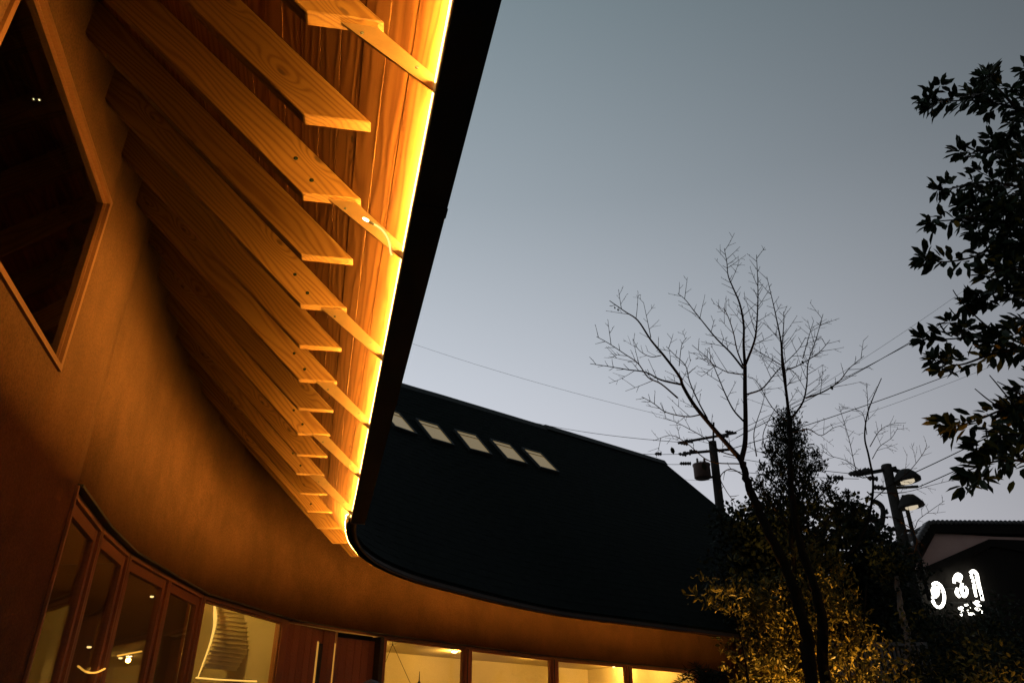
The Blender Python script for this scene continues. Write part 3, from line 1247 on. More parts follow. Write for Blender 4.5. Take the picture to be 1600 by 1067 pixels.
room('left', ipA, ipB - .001, 2.6, M['roomdim'], M['roomdim'])
room('mid', ipB, ipC - .001, 2.4, M['room'], M['room'])
room('far', ipC, ipD, 3.6, M['room'], M['room'])
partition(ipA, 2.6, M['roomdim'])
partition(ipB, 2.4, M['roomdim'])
partition(ipC, 2.4, M['room'])
partition(ipD - .07, 3.6, M['room'])


def lamp_light(name, loc, kind, energy, col, parent, size=0.05, spot=None, rot=None):
    d = bpy.data.lights.new(name, kind)
    d.energy = energy
    d.color = col
    d.shadow_soft_size = size
    if spot:
        d.spot_size, d.spot_blend = spot
    o = bpy.data.objects.new(name, d)
    C.objects.link(o)
    o.parent = parent
    o.matrix_basis = world_of(parent).inverted() @ Matrix.Translation(loc) @ (rot.to_matrix().to_4x4() if rot else Matrix())
    return o


WARM = (1.0, 0.47, 0.075)


def downlight(p, energy, warm=WARM):
    mb = MB()
    mb.lathe(p + Vector((0, 0, -.012)), (0, 0, 1), [(0, .052), (.002, .058), (.011, .058)], 16)
    dl = mb.build('downlight', M['room'], ROOT, True)
    mb = MB()
    mb.lathe(p + Vector((0, 0, -.034)), (0, 0, 1), [(0, .030), (.006, .046), (.0215, .048)], 16)
    mb.build('lens', M['lamp'], dl, True)
    lamp_light('bulb', p + Vector((0, 0, -.09)), 'POINT', energy, warm, dl, 0.04)


for (u, v_) in ((710, 1017), (843, 1027.5), (960, 1039.5)):
    p = at_z(u, v_, CEIL - CAMZ - .012)
    p.z = CEIL
    downlight(p, 30)
for a_, dpt, en in ((ipC + 0.6, 1.6, 18), (ipD - 0.5, 1.5, 24), (ipC + 1.5, 2.9, 20), (ipC + 3.4, 2.9, 26)):
    p = WALL.at(a_, dpt, CEIL)
    downlight(p, en)

def at_yr(u, v, y):
    return at_y(u, v, y * KW)


# middle room: slatted ceiling sweeping down into a lit cove
M_A = WALL.at((ha[4] + ha[5]) / 2, 0.9, CEIL - .3)
slat_px = []
for k in range(17):
    tt = k / 16
    v0 = 934 + 108 * tt
    u0 = 341 - 24 * tt + 7 * math.sin(tt * 3.0)
    wpx = 74 - 22 * tt
    p0 = at_yr(u0, v0, 8.35 - 0.4 * tt)
    p1 = at_yr(u0 + wpx, v0 + wpx * 0.11, 8.75 - 0.4 * tt)
    mb = MB()
    e = (p1 - p0)
    e.z = 0
    e.normalize()
    nn_ = Vector((-e.y, e.x, 0))
    hh = 0.003
    mb.hexa([p0 - nn_ * .02 - Vector((0, 0, hh)), p1 - nn_ * .02 - Vector((0, 0, hh)), p1 + nn_ * .05 - Vector((0, 0, hh)), p0 + nn_ * .05 - Vector((0, 0, hh)),
             p0 - nn_ * .02 + Vector((0, 0, hh)), p1 - nn_ * .02 + Vector((0, 0, hh)), p1 + nn_ * .05 + Vector((0, 0, hh)), p0 + nn_ * .05 + Vector((0, 0, hh))])
    mb.build('ceiling_slat', M['room'], ROOT)
    slat_px.append((p0 + nn_ * .012 + Vector((0, 0, .004)), p1 + nn_ * .012 + Vector((0, 0, .004))))
mb = MB()
for (a0_, a1_), (b0_, b1_) in zip(slat_px, slat_px[1:]):
    mb.hexa([a0_, a1_, b1_, b0_] + [q + Vector((0, .012, .012)) for q in (a0_, a1_, b1_, b0_)])
mb.build('cove_panel', M['room'], ROOT)
cove = catmull([at_yr(334, 938, 8.15), at_yr(336, 956, 8.1), at_yr(335, 978, 8.0), at_yr(328, 1006, 7.9), at_yr(318, 1034, 7.85), at_yr(309, 1058, 7.8)], 5)
mb = MB()
mb.tube(cove, [0.010, 0.011, 0.013, 0.015, 0.017, 0.020, 0.022, 0.022, 0.020, 0.018, 0.016, 0.014, 0.013, 0.012, 0.011, 0.010, 0.009, 0.009, 0.008, 0.008, 0.008, 0.007, 0.007, 0.007, 0.006, 0.006], 6)
mb.build('indoor_glow_tube', M['led_in'], ROOT, True)
cv2 = [at_yr(306, 1058, 7.95), at_yr(340, 1061, 8.1), at_yr(380, 1063, 8.3), at_yr(412, 1064, 8.45)]
mb = MB()
mb.tube(cv2, [0.009 - 0.00035 * k for k in range(16)], 6)
mb.build('indoor_glow_tube', M['led_in'], ROOT, True)
downlight(WALL.at((ha[4] + ha[5]) / 2 - .25, 0.62, CEIL), 24, (1.0, .52, .08))  # unseen downlight added near the glass to light the ribbed panel

# left room: added glowing tubes imitate the yellow reflections in its panes
c_l = catmull([at_yr(122, 1040, 4.9), at_yr(135, 1049, 5.0), at_yr(150, 1050, 5.1), at_yr(164, 1044, 5.2)], 6)
mb = MB()
mb.tube(c_l, 0.006, 6)
mb.build('indoor_glow_tube', M['pane_glow'], ROOT, True)
mb = MB()
mb.tube([at_yr(184, 1024, 6.3), at_yr(221, 1017, 6.6)], 0.007, 6)
mb.build('indoor_glow_tube', M['pane_glow'], ROOT, True)
mb = MB()
mb.tube([at_yr(252, 1030, 7.0), at_yr(270, 1024, 7.1), at_yr(292, 1019, 7.3)], 0.010, 6)
mb.build('indoor_glow_tube', M['pane_glow'], ROOT, True)
for (u, v_, y) in ((139, 1012, 5.6), (188, 1029, 6.4), (237, 933, 6.6), (262, 1016, 7.2)):
    p = at_yr(u, v_, y)
    mb = MB()
    mb.lathe(p, (0, 0, 1), [(0, .010), (.004, .016), (.012, .016)], 12)
    mb.build('downlight', M['lamp_s'], ROOT, True)
downlight(WALL.at(ha[2], 1.5, CEIL), 4.5, (1.0, .45, .10))

# little track lights in the dark upper room
tr0, tr1 = at_yr(20, 131, 3.3), at_yr(95, 134, 3.6)
mb = MB()
mb.tube([tr0, tr1], 0.012, 6)
track = mb.build('light_track', M['black'], ROOT)
for (u, v_, r_) in ((52, 138, .0035), (62, 138.5, .005), (53, 156, .0035), (62, 157, .005), (70, 158.5, .006)):
    p = at_yr(u, v_, 3.4)
    mb = MB()
    mb.lathe(p, (0.3, -1, -.5), [(0, r_ * .6), (.004, r_), (.012, r_)], 10)
    mb.build('track_lamp', M['lamp'], track, True)

# hanging wires of a pendant in the bright room
pend = empty('pendant_lamp', at_yr(613.5, 1005, 11.3), 'thin wire pendant hanging behind the first bright window right of the door', 'lamp')
hook = at_yr(613.5, 1005.5, 11.3)
mb = MB()
mb.tube([hook + Vector((0, 0, .04)), hook + Vector((0, 0, -.03))], .006, 6)
mb.tube([hook + Vector((-.05, 0, 0)), hook + Vector((.05, 0, 0))], .005, 6)
mb.build('hook', M['black'], pend)
for q in (at_yr(600, 1040, 11.2), at_yr(648, 1082, 11.5)):
    mb = MB()
    mb.tube([hook, q], .004, 5)
    mb.build('wire', M['black'], pend)
q = at_yr(655, 1062, 11.5)
mb = MB()
mb.lathe(q + Vector((0, 0, -.1)), (0, 0, 1), [(0, .05), (.04, .045), (.07, .02), (.1, .008), (.22, .004)], 10)
mb.build('lamp_shade', M['black'], pend, True)
mb = MB()
mb.tube([at_yr(648, 1082, 11.5), q + Vector((0, 0, -.08))], .004, 5)
mb.build('wire', M['black'], pend)

# ------------------------------------------------------------------ ground
mb = MB()
mb.quad(Vector((-600, -600, -.05)), Vector((600, -600, -.05)), Vector((600, 900, -.05)), Vector((-600, 900, -.05)))
tag(mb.build('ground', M['ground']), kind='structure')
sweep('courtyard_paving', WALL, 0.2, WALL.len - .1, [(-1.8, -.06), (-.004, -.06), (-.004, -.002), (-1.8, -.002)], M['pave'], None, 0.3)
bpy.data.objects['courtyard_paving']['kind'] = 'structure'


# ------------------------------------------------------------------ plants
LEAFV = np.array([(0, 0, 0), (.28, .40, .03), (.28, 0, -.04), (.28, -.40, .03), (.68, .42, .02), (.68, 0, -.06), (.68, -.42, .02), (1, 0, -.09)])
LEAFF = [(0, 2, 1), (0, 3, 2), (1, 2, 5, 4), (2, 3, 6, 5), (4, 5, 7), (5, 6, 7)]


def frames(dirs, ups):
    d = dirs / np.linalg.norm(dirs, axis=1)[:, None]
    y = np.cross(ups, d)
    y /= np.maximum(np.linalg.norm(y, axis=1), 1e-6)[:, None]
    z = np.cross(d, y)
    return d, y, z


def leaves_mesh(name, pos, dirs, ups, length, width, material, parent, simple=False):
    d, y, z = frames(dirs, ups)
    if simple:
        LV = np.array([(0, 0, 0), (.5, .5, .04), (1, 0, -.05), (.5, -.5, .04)])
        LF = [(0, 3, 2, 1)]
    else:
        LV, LF = LEAFV, LEAFF
    n, k = len(pos), len(LV)
    ln = np.broadcast_to(np.asarray(length, float).reshape(-1, 1), (n, 1))
    wd = np.broadcast_to(np.asarray(width, float).reshape(-1, 1), (n, 1))
    V = np.zeros((n, k, 3))
    for i, (a, b, c) in enumerate(LV):
        V[:, i] = pos + d * a * ln + y * b * wd * 1.2 + z * c * ln
    V = V.reshape(-1, 3)
    F = [tuple(q + j * k for q in fc) for j in range(n) for fc in LF]
    me = bpy.data.meshes.new(name)
    me.from_pydata(V.tolist(), [], F)
    me.update()
    o = link(name, me, material, parent)
    o['kind'] = 'stuff'
    return o


def rnd_dirs(n, up=0.0):
    d = rng.normal(size=(n, 3))
    d[:, 2] += up
    return d / np.linalg.norm(d, axis=1)[:, None]


def blob_pos(n, c, rad, shell=0.45, clumps=0, cl_r=0.25):
    """points in an ellipsoid, gathered in clumps"""
    if clumps:
        d = rnd_dirs(clumps)
        rr = rng.uniform(shell, 1.0, clumps) ** 0.6
        cc = d * rr[:, None] * np.array(rad)
        i = rng.integers(0, clumps, n)
        p = cc[i] + rng.normal(size=(n, 3)) * cl_r * np.array(rad)
    else:
        d = rnd_dirs(n)
        rr = rng.uniform(shell ** 3, 1, n) ** (1 / 3)
        p = d * rr[:, None] * np.array(rad)
    return p + np.array(c)


def twigs_on(mb, pts, r0, count, length, up=0.35, depth=1):
    """straight, slightly arched winter twigs along a limb, alternating sides"""
    n = len(pts)
    for c_ in range(count):
        f = (c_ + random.random()) / count
        i = min(n - 2, max(1, int((.15 + .85 * f) * (n - 1))))
        base = pts[i].lerp(pts[i + 1], random.random())
        t = (pts[i + 1] - pts[i]).normalized()
        # mostly in the plane seen from the garden, alternating left and right
        side = t.cross(Vector((random.uniform(-.35, .35), 1, random.uniform(-.35, .35)))).normalized() * (1 if c_ % 2 else -1)
        dd = (t * random.uniform(.6, 1.0) + side * random.uniform(.55, 1.0) + Vector((0, random.uniform(-.4, .4), up * .5))).normalized()
        ll = length * random.choice((.35, .5, .7, 1.0, 1.35)) * (1 - .35 * f)
        bend = Vector((random.uniform(-.2, .2), random.uniform(-.2, .2), random.uniform(0, .35)))
        p = [base]
        q = base
        for s_ in range(4):
            dd = (dd + bend * .16 + Vector((random.uniform(-1, 1), random.uniform(-1, 1), random.uniform(-1, 1))) * .035).normalized()
            q = q + dd * ll / 4
            p.append(q)
        rr = min(r0, .0048)
        mb.tube(p, [rr, rr * .85, rr * .7, rr * .6, rr * .5], 4)
        for b in p[2:]:
            if random.random() < .5:
                o = Vector((random.uniform(-1, 1), random.uniform(-1, 1), random.uniform(-1, 1))).normalized()
                mb.tube([b, b + (dd + o * .7) * .014], [rr * .75, rr * .7], 4)
        if depth > 0 and ll > length * .6:
            twigs_on(mb, p, rr * .8, random.randint(1, 3), ll * .5, up, depth - 1)


def cr3(c, scale, ox, oy, y, dy=0.0):
    """polyline in crop coordinates -> 3D points at depth y, drifting by dy"""
    n = len(c)
    return [at_y(ox + x / scale, oy + yy / scale, y + dy * k / max(1, n - 1)) for k, (x, yy) in enumerate(c)]


def limb(mb, pts, r0, r1, per=5):
    p = catmull(pts, per)
    n = len(p)
    mb.tube(p, [r0 + (r1 - r0) * (k / (n - 1)) ** .8 for k in range(n)], 7)
    return p


def rough_trunk(mb, pts, r0, r1):
    p = catmull(pts, 7)
    n = len(p)
    p = [q + Vector((random.uniform(-1, 1), random.uniform(-1, 1), 0)) * .012 for q in p]
    mb.tube(p, [(r0 + (r1 - r0) * k / (n - 1)) * random.uniform(.93, 1.08) for k in range(n)], 9)


# ---- the big bare tree
YB = 9.15
base_b = at_y(1268, 1067, YB)
bare = empty('bare_tree', (base_b.x + .05, YB, 0), 'tall bare winter tree with spreading forked twigs against the sky', 'tree')
s3 = 2.482
mb = MB()
rough_trunk(mb, [Vector((base_b.x + .05, YB, -.05)), base_b, at_y(1262.5, 995, YB), at_y(1249, 950, YB), at_y(1235.6, 905, YB), at_y(1210, 850, YB), at_y(1190, 805, YB + .05), at_y(1172, 765, YB + .05), at_y(1160, 722, YB + .1)], .078, .042)
mb.build('trunk', M['bark'], bare, True)
tw = MB()
limbs = [
    ([(660, 925), (640, 868), (600, 820), (530, 740), (460, 655), (415, 580), (400, 540), (340, 460), (290, 400), (240, 325), (190, 290), (130, 248)], .040, .005, -.6, 14, .30),
    ([(640, 868), (655, 800), (657, 700), (655, 600), (655, 500)], .036, .026, .1, 4, .25),
    ([(655, 500), (650, 420), (650, 340), (635, 260), (610, 200), (590, 150), (585, 100), (575, 45)], .022, .004, .3, 20, .32),
    ([(655, 500), (690, 410), (700, 350), (705, 260), (705, 180), (700, 70)], .019, .004, -.3, 20, .32),
    ([(648, 510), (600, 450), (545, 395), (500, 340), (460, 290), (425, 245), (395, 220)], .015, .004, .5, 12, .30),
    ([(648, 500), (625, 440), (610, 370), (590, 310), (572, 275)], .011, .004, -.5, 7, .26),
    ([(665, 610), (720, 590), (760, 545), (790, 510), (860, 440), (890, 390)], .013, .004, .5, 12, .30),
    ([(655, 720), (610, 670), (575, 600), (550, 540), (520, 480), (450, 420)], .013, .004, .7, 10, .30),
    ([(655, 535), (590, 525), (540, 500), (500, 470)], .009, .004, -.5, 7, .26),
    ([(410, 573), (330, 555), (270, 525), (200, 515), (130, 503), (55, 492)], .015, .004, .5, 12, .28),
    ([(395, 625), (330, 570), (280, 545), (240, 490), (190, 455), (130, 415), (80, 387)], .012, .004, -.5, 12, .28),
    ([(480, 690), (430, 697), (350, 680), (300, 645), (255, 620)], .010, .004, -.3, 9, .24),
    ([(510, 705), (475, 640), (440, 560), (425, 500), (385, 460), (350, 425)], .011, .004, .3, 10, .26),
    ([(290, 390), (280, 340), (262, 255)], .007, .003, .2, 4, .20),
    ([(330, 460), (290, 465), (245, 440), (220, 395)], .007, .003, -.2, 5, .20),
    ([(400, 500), (410, 420), (430, 390)], .006, .003, .2, 4, .2),
    ([(620, 850), (560, 830), (500, 780), (430, 740), (390, 720), (340, 700)], .009, .003, .3, 8, .22),
    ([(640, 880), (520, 870), (430, 800), (370, 770), (300, 790)], .009, .003, -.4, 8, .22),
    ([(660, 930), (600, 900), (560, 930), (580, 980), (615, 1030)], .009, .004, .2, 4, .2),
]
for pts, r0, r1, dy, cnt, tl in limbs:
    mb = MB()
    pp = limb(mb, cr3(pts, s3, 900, 370, YB + .1, dy), r0, r1)
    mb.build('limb', M['twig'], bare, True)
    twigs_on(tw, pp, r1 * 1.2, int(cnt * 1.15), tl * 1.2, .3, 1)
tw = tw.build('twigs', M['twig'], bare)
tw['kind'] = 'stuff'
# the few dead leaves still hanging on it
hang = [(1049, 698, .10), (1098, 722, .11), (1253, 563, .06), (1298, 602, .07), (965, 482, .045), (960, 479, .04), (1196, 549, .03)]
lp = np.array([at_y(u, v_, YB + .1) for u, v_, s in hang])
for (u, v_, s), p in zip(hang, lp):
    o = leaves_mesh('dead_leaf', np.array([p]), np.array([[.25, .1, -1.0]]), np.array([[.3, 1, .1]]), [s], [s * .5], M['leafd'], bare)
    del o['kind']

# ---- second upright stem with right-hand limbs
st2 = empty('bare_tree', (at_y(1289, 1067, 9.5).x, 9.5, 0), 'slender bare tree just right of the tallest one, rising through the dark evergreen', 'tree')
mb = MB()
b2 = at_y(1289, 1067, 9.5)
rough_trunk(mb, [Vector((b2.x, 9.5, -.05)), b2, at_y(1284, 968, 9.5), at_y(1268, 905, 9.5), at_y(1250, 850, 9.55), at_y(1238, 780, 9.6), at_y(1233, 652, 9.7)], .075, .030)
mb.build('trunk', M['bark'], st2, True)
tw = MB()
for pts, r0, r1, dy, cnt, tl in [
    ([(826, 700), (815, 600), (800, 500), (795, 410), (780, 330), (765, 260), (740, 155)], .024, .004, .3, 16, .32),
    ([(828, 690), (818, 640), (812, 540), (800, 440), (806, 330), (805, 290)], .018, .004, -.3, 12, .3),
    ([(840, 700), (880, 640), (895, 570), (900, 490), (930, 400), (958, 300)], .016, .004, .4, 14, .30),
    ([(890, 625), (960, 600), (1020, 560), (1060, 510), (1117, 462)], .013, .004, -.3, 9, .26),
    ([(805, 520), (860, 500), (940, 450), (985, 400)], .010, .004, .3, 9, .28),
    ([(880, 470), (905, 380), (922, 325)], .008, .003, .2, 6, .22),
    ([(800, 500), (750, 470), (700, 440), (660, 420)], .008, .003, .3, 8, .26),
    ([(826, 720), (760, 660), (700, 560), (660, 540)], .009, .003, .5, 7, .24),
    ([(835, 760), (900, 745), (950, 770), (1000, 740), (1040, 730)], .009, .003, .3, 7, .24),
    ([(700, 850), (690, 760), (720, 660), (735, 600)], .009, .003, .2, 5, .24),
    ([(820, 900), (760, 860), (725, 770), (780, 650)], .011, .004, .2, 5, .24),
]:
    mb = MB()
    pp = limb(mb, cr3(pts, s3, 900, 370, 9.7, dy), r0, r1)
    mb.build('limb', M['twig'], st2, True)
    twigs_on(tw, pp, r1 * 1.2, int(cnt * 1.15), tl * 1.2, .25, 1)
tw = tw.build('twigs', M['twig'], st2)
tw['kind'] = 'stuff'

# ---- third, thin bare tree by the utility pole
s4 = 2.106
Y3 = 10.5
b3 = at_y(1250 + 30 / s4, 560 + 780 / s4, Y3)
st3 = empty('bare_tree', (b3.x - .1, Y3, 0), 'thin crooked bare sapling left of the leaning utility pole', 'tree')
mb = MB()
limb(mb, [Vector((b3.x - .1, Y3, -.05)), Vector((b3.x - .04, Y3, .9)), b3] + cr3([(100, 690), (180, 620), (220, 540), (236, 470), (240, 400), (226, 320), (213, 260), (220, 190), (240, 130), (268, 65)], s4, 1250, 560, Y3), .034, .006, 6)
mb.build('trunk', M['bark'], st3, True)
tw = MB()
for pts, r0, r1, dy, cnt, tl in [
    ([(235, 390), (190, 380), (160, 260), (128, 155)], .009, .003, .2, 10, .30),
    ([(220, 250), (210, 190), (190, 170), (130, 160)], .006, .003, .2, 6, .25),
    ([(225, 200), (222, 130), (218, 80)], .006, .003, -.2, 5, .25),
    ([(230, 290), (260, 240), (290, 220), (320, 212)], .007, .003, -.2, 7, .26),
    ([(238, 330), (262, 290), (300, 262), (322, 228)], .006, .003, .3, 6, .25),
    ([(236, 470), (280, 430), (350, 380), (400, 320), (418, 285)], .008, .003, -.3, 8, .26),
    ([(240, 440), (340, 440), (420, 420), (500, 400)], .006, .003, .2, 6, .22),
    ([(222, 540), (300, 520), (370, 560), (390, 530), (430, 500), (475, 468)], .008, .003, .2, 8, .24),
    ([(232, 400), (160, 340), (100, 320), (70, 300)], .006, .003, .2, 6, .24),
    ([(370, 560), (385, 600), (375, 640)], .006, .003, .2, 4, .2),
]:
    mb = MB()
    pp = limb(mb, cr3(pts, s4, 1250, 560, Y3, dy), r0, r1)
    mb.build('limb', M['twig'], st3, True)
    twigs_on(tw, pp, r1 * 1.2, int(cnt * 1.3), tl, .25, 1)
tw = tw.build('twigs', M['twig'], st3)
tw['kind'] = 'stuff'
for pts, r0 in (([(60, 1067 - 560), (95, 900), (130, 1067)], .03),):
    pass

# ---- narrow dark evergreen with tufted crown
YE = 10.6
be = at_y(1240, 1067, YE)
ev = empty('evergreen_tree', (be.x, YE, 0), 'dark tufted evergreen with a ragged pointed crown among the bare branches', 'tree')
mb = MB()
rough_trunk(mb, [Vector((be.x, YE, -.05)), be, at_y(1238, 900, YE), at_y(1237, 780, YE), at_y(1234, 665, YE)], .07, .02)
mb.build('trunk', M['bark'], ev, True)
tp, td = [], []
lm = MB()
tufts = [(1232, 655, 16), (1222, 668, 16), (1243, 672, 17), (1226, 690, 20), (1248, 695, 18), (1210, 682, 10), (1205, 706, 13), (1230, 715, 22), (1250, 716, 16), (1216, 735, 18), (1240, 738, 22), (1258, 742, 14),
         (1276, 712, 9), (1284, 728, 9), (1270, 735, 10), (1262, 760, 15), (1200, 745, 10), (1185, 760, 12), (1196, 775, 14), (1222, 765, 20), (1245, 770, 22), (1272, 770, 12), (1290, 765, 11), (1300, 775, 10),
         (1315, 788, 10), (1325, 775, 7), (1300, 752, 7), (1210, 790, 18), (1240, 795, 22), (1270, 792, 18), (1340, 800, 8), (1190, 730, 7), (1310, 800, 10), (1331, 790, 8), (1180, 790, 10)]
for (u, v_, r) in tufts:
    c = at_y(u, v_, YE + rng.uniform(-.35, .35))
    k = int(r * r * 0.75) + 14
    rr = r / 1200 * 11.9
    p = rng.normal(size=(k, 3)) * rr * .43 + np.array(c)
    tp.append(p)
    dd = rng.normal(size=(k, 3)) * .6
    dd[:, 2] += .6
    td.append(dd)
    root = at_y(1236 + (u - 1236) * .12, min(v_ + 30 + abs(u - 1236) * .5, 860), YE)
    limb(lm, [root, root.lerp(c, .55) + Vector((0, 0, -.04)), c + Vector((0, 0, rr * .5))], .012, .004, 4)
lm.build('branches', M['twig'], ev)
tp = np.concatenate(tp)
td = np.concatenate(td)
leaves_mesh('crown', tp, td, rng.normal(size=tp.shape), rng.uniform(.05, .10, len(tp)), .018, M['needle'], ev, simple=True)


def dense_tree(name, label, cat, base, trunk_r, blobs, leaf_len, leaf_w, material, n_per, group=None, simple=True, up=.1, clumps=26):
    o = empty(name, (base[0], base[1], 0), label, cat, group)
    top = max(b[0][2] for b in blobs)
    mb = MB()
    rough_trunk(mb, [Vector((base[0], base[1], -.05)), Vector((base[0] + .03, base[1], top * .4)), Vector((base[0] - .02, base[1], top * .8))], trunk_r, trunk_r * .5)
    for c, rad in blobs:
        c = Vector(c)
        for _ in range(3):
            e = c + Vector((random.uniform(-.6, .6) * rad[0], random.uniform(-.6, .6) * rad[1], random.uniform(-.4, .6) * rad[2]))
            limb(mb, [Vector((base[0], base[1], max(.1, min(c.z - rad[2] * .6, top * .7)))), Vector((base[0], base[1], c.z)).lerp(e, .5), e], trunk_r * .4, .006, 4)
    mb.build('trunk', M['bark'], o, True)
    ps = np.concatenate([blob_pos(int(n_per * rad[0] * rad[2]), c, rad, .35, clumps, .2) for c, rad in blobs])
    n = len(ps)
    leaves_mesh('crown', ps, rnd_dirs(n, up), rng.normal(size=(n, 3)) + np.array([0, 0, .6]), rng.uniform(.7, 1.25, n) * leaf_len, leaf_w, material, o, simple=simple)
    return o


# ---- round dark evergreens behind
def blob(u, v_, y, ru, ry, rv):
    p = at_y(u, v_, y)
    k = (p - Vector((0, 0, CAMZ))).length / 1200 * 1.02
    return (tuple(p), (ru * k, ry, rv * k))


Yd = 13.2
g0 = at_y(1260, 1067, Yd)
dense_tree('round_evergreen', 'broad black rounded evergreen crown behind the bare trunks', 'tree', (g0.x, Yd), .14,
           [blob(1165, 822, Yd, 42, .5, 36), blob(1205, 850, Yd, 65, .7, 60), blob(1270, 842, Yd, 85, .9, 60), blob(1325, 862, Yd, 52, .7, 55), blob(1290, 930, Yd, 90, .8, 80), blob(1180, 920, Yd, 60, .7, 80)],
           .10, .055, M['leafd'], 4200, clumps=40)
g1 = at_y(1385, 1067, 15)
dense_tree('round_evergreen', 'small dark tree crown between the rounded evergreen and the pole', 'tree', (g1.x, 15), .1,
           [blob(1385, 880, 15, 26, .5, 40), blob(1378, 940, 15, 42, .6, 70), blob(1405, 985, 15, 40, .6, 60)], .10, .055, M['leafd'], 2600)

# ---- uplit shrub
YS = 10.1
sh0 = at_y(1262, 1067, YS)
shrub = empty('uplit_shrub', (sh0.x, YS, 0), 'leafy shrub glowing yellow from a garden light at its foot', 'shrub')
mb = MB()
for (u, v_, du, y) in ((1170, 1067, 40, YS - .1), (1210, 1067, -25, YS + .2), (1330, 1067, 15, YS), (1300, 1067, -30, YS + .3), (1255, 1067, 10, YS + .35), (1232, 1067, -15, YS + .1), (1346, 1067, -8, YS - .15)):
    b_ = at_y(u, v_, y)
    limb(mb, [Vector((b_.x * .97 + .03 * sh0.x, y, -.05)), b_, at_y(u - du * .4, 985, y), at_y(u - du, 905, y)], .022, .007, 5)
mb.build('stems', M['bark'], shrub, True)
bl = [blob(1265, 940, YS + .35, 75, .45, 75), blob(1215, 985, YS + .2, 62, .5, 70), blob(1310, 985, YS + .2, 55, .5, 85), blob(1250, 1050, YS + .2, 95, .5, 70), blob(1130, 935, YS - .2, 50, .35, 35),
      blob(1295, 905, YS + .5, 45, .4, 60), blob(1190, 1040, YS, 50, .4, 55), blob(1335, 1040, YS + .1, 45, .4, 60), blob(1265, 870, YS + .5, 45, .4, 45), blob(1175, 925, YS, 45, .4, 50)]
ps = np.concatenate([blob_pos(int(1500 * r[0] * r[2]) + 40, c, r, .1, 26, .13) for c, r in bl])
n = len(ps)
dl = rnd_dirs(n, .5)
leaves_mesh('foliage', ps, dl, rng.normal(size=(n, 3)), rng.uniform(.06, .115, n), rng.uniform(.020, .036, n), M['leafo'], shrub)
k = 40
ps = np.concatenate([blob_pos(6, c, r, .2) for c, r in bl[:4]])
n = len(ps)
leaves_mesh('yellow_leaves', ps, rnd_dirs(n, -.3), rng.normal(size=(n, 3)), rng.uniform(.05, .08, n), rng.uniform(.03, .05, n), M['leafy'], shrub)


# garden spotlights (just out of frame) that light the planting
def spotlight(loc, target, energy, label, size=R(75)):
    o = empty('garden_spotlight', loc, label, 'garden light', 'spotlights in the planting')
    d = (Vector(target) - Vector(loc)).normalized()
    mb = MB()
    mb.lathe(Vector(loc), (0, 0, 1), [(-.06, .004), (0, .012), (.10, .012)], 8)
    mb.build('spike', M['black'], o, True)
    c = Vector(loc) + Vector((0, 0, .13))
    mb = MB()
    mb.lathe(c - d * .06, d, [(0, .02), (.01, .04), (.11, .045), (.115, .040), (.09, .038)], 14)
    h = mb.build('lamp_head', M['black'], o, True)
    mb = MB()
    mb.lathe(c + d * .032, d, [(0, .034), (.004, .034)], 14)
    mb.build('lens', emit_mat('spot_lens', (1.0, .6, .2), 6), h, True)
    lamp_light('bulb', c + d * .075, 'SPOT', energy, (1.0, .50, .10), o, .03, (size, .7), d.to_track_quat('-Z', 'Y'))
    return o


spotlight((sh0.x + .06, YS - .10, .0), (sh0.x + .06, YS + .10, 2.6), 1500, 'small black spotlight on a spike under the yellow glowing shrub', R(72))
spotlight((5.35, 8.3, .0), (5.3, 9.3, 1.6), 110, 'small black spotlight on a spike under the low shrubs at right', R(100))
spotlight((3.65, 4.0, .0), (3.75, 4.6, 2.9), 110, 'small black spotlight on a spike below the large-leaved tree', R(55))

# ---- low shrubs lower right
for (u, v_, y, ru, rv, lab, mt, npx) in (
    (1330, 1062, 9.6, 45, 45, 'low yellow-lit shrub beside the glowing one, at the foot of the fence', 'leafo', 1500),
    (1400, 1068, 9.2, 45, 40, 'low dark shrub with lit leaf tips in front of the grey fence', 'leafo', 1300),
    (1455, 1072, 11.0, 55, 80, 'dark shrub under the round glowing sign character', 'leafd', 2200),
    (1540, 1078, 10.6, 75, 85, 'dark shrub at the right edge under the bright sign', 'leafd', 2200),
    (1555, 1058, 9.0, 50, 40, 'low shrub with greenish lit leaves in the bottom right corner', 'leafo', 1300),
):
    p = at_y(u, v_, y)
    dense_tree('garden_shrub', lab, 'shrub', (p.x, y), .03, [blob(u, v_, y, ru, .5, rv), blob(u - ru * .5, v_ + 25, y - .1, ru * .7, .4, rv * .7), blob(u + ru * .5, v_ + 22, y + .1, ru * .7, .4, rv * .7)],
               .075, .030, M[mt], npx, 'shrubs along the garden edge', simple=False)
# creeper in front of the sign wall, big dark crown right
for (u, v_, y, ru, rv, lab) in ((1605, 1010, 14.5, 52, 52, 'black tree crown overlapping the right side of the house'),
                                (1440, 1052, 14.0, 55, 55, 'black bushy crown below the house gable')):
    p = at_y(u, 1067, y)
    dense_tree('dark_tree', lab, 'tree', (p.x, y), .1, [blob(u, v_, y, ru, .7, rv), blob(u + 10, v_ + 60, y, ru * 1.1, .7, rv)], .10, .05, M['leafd'], 2300)

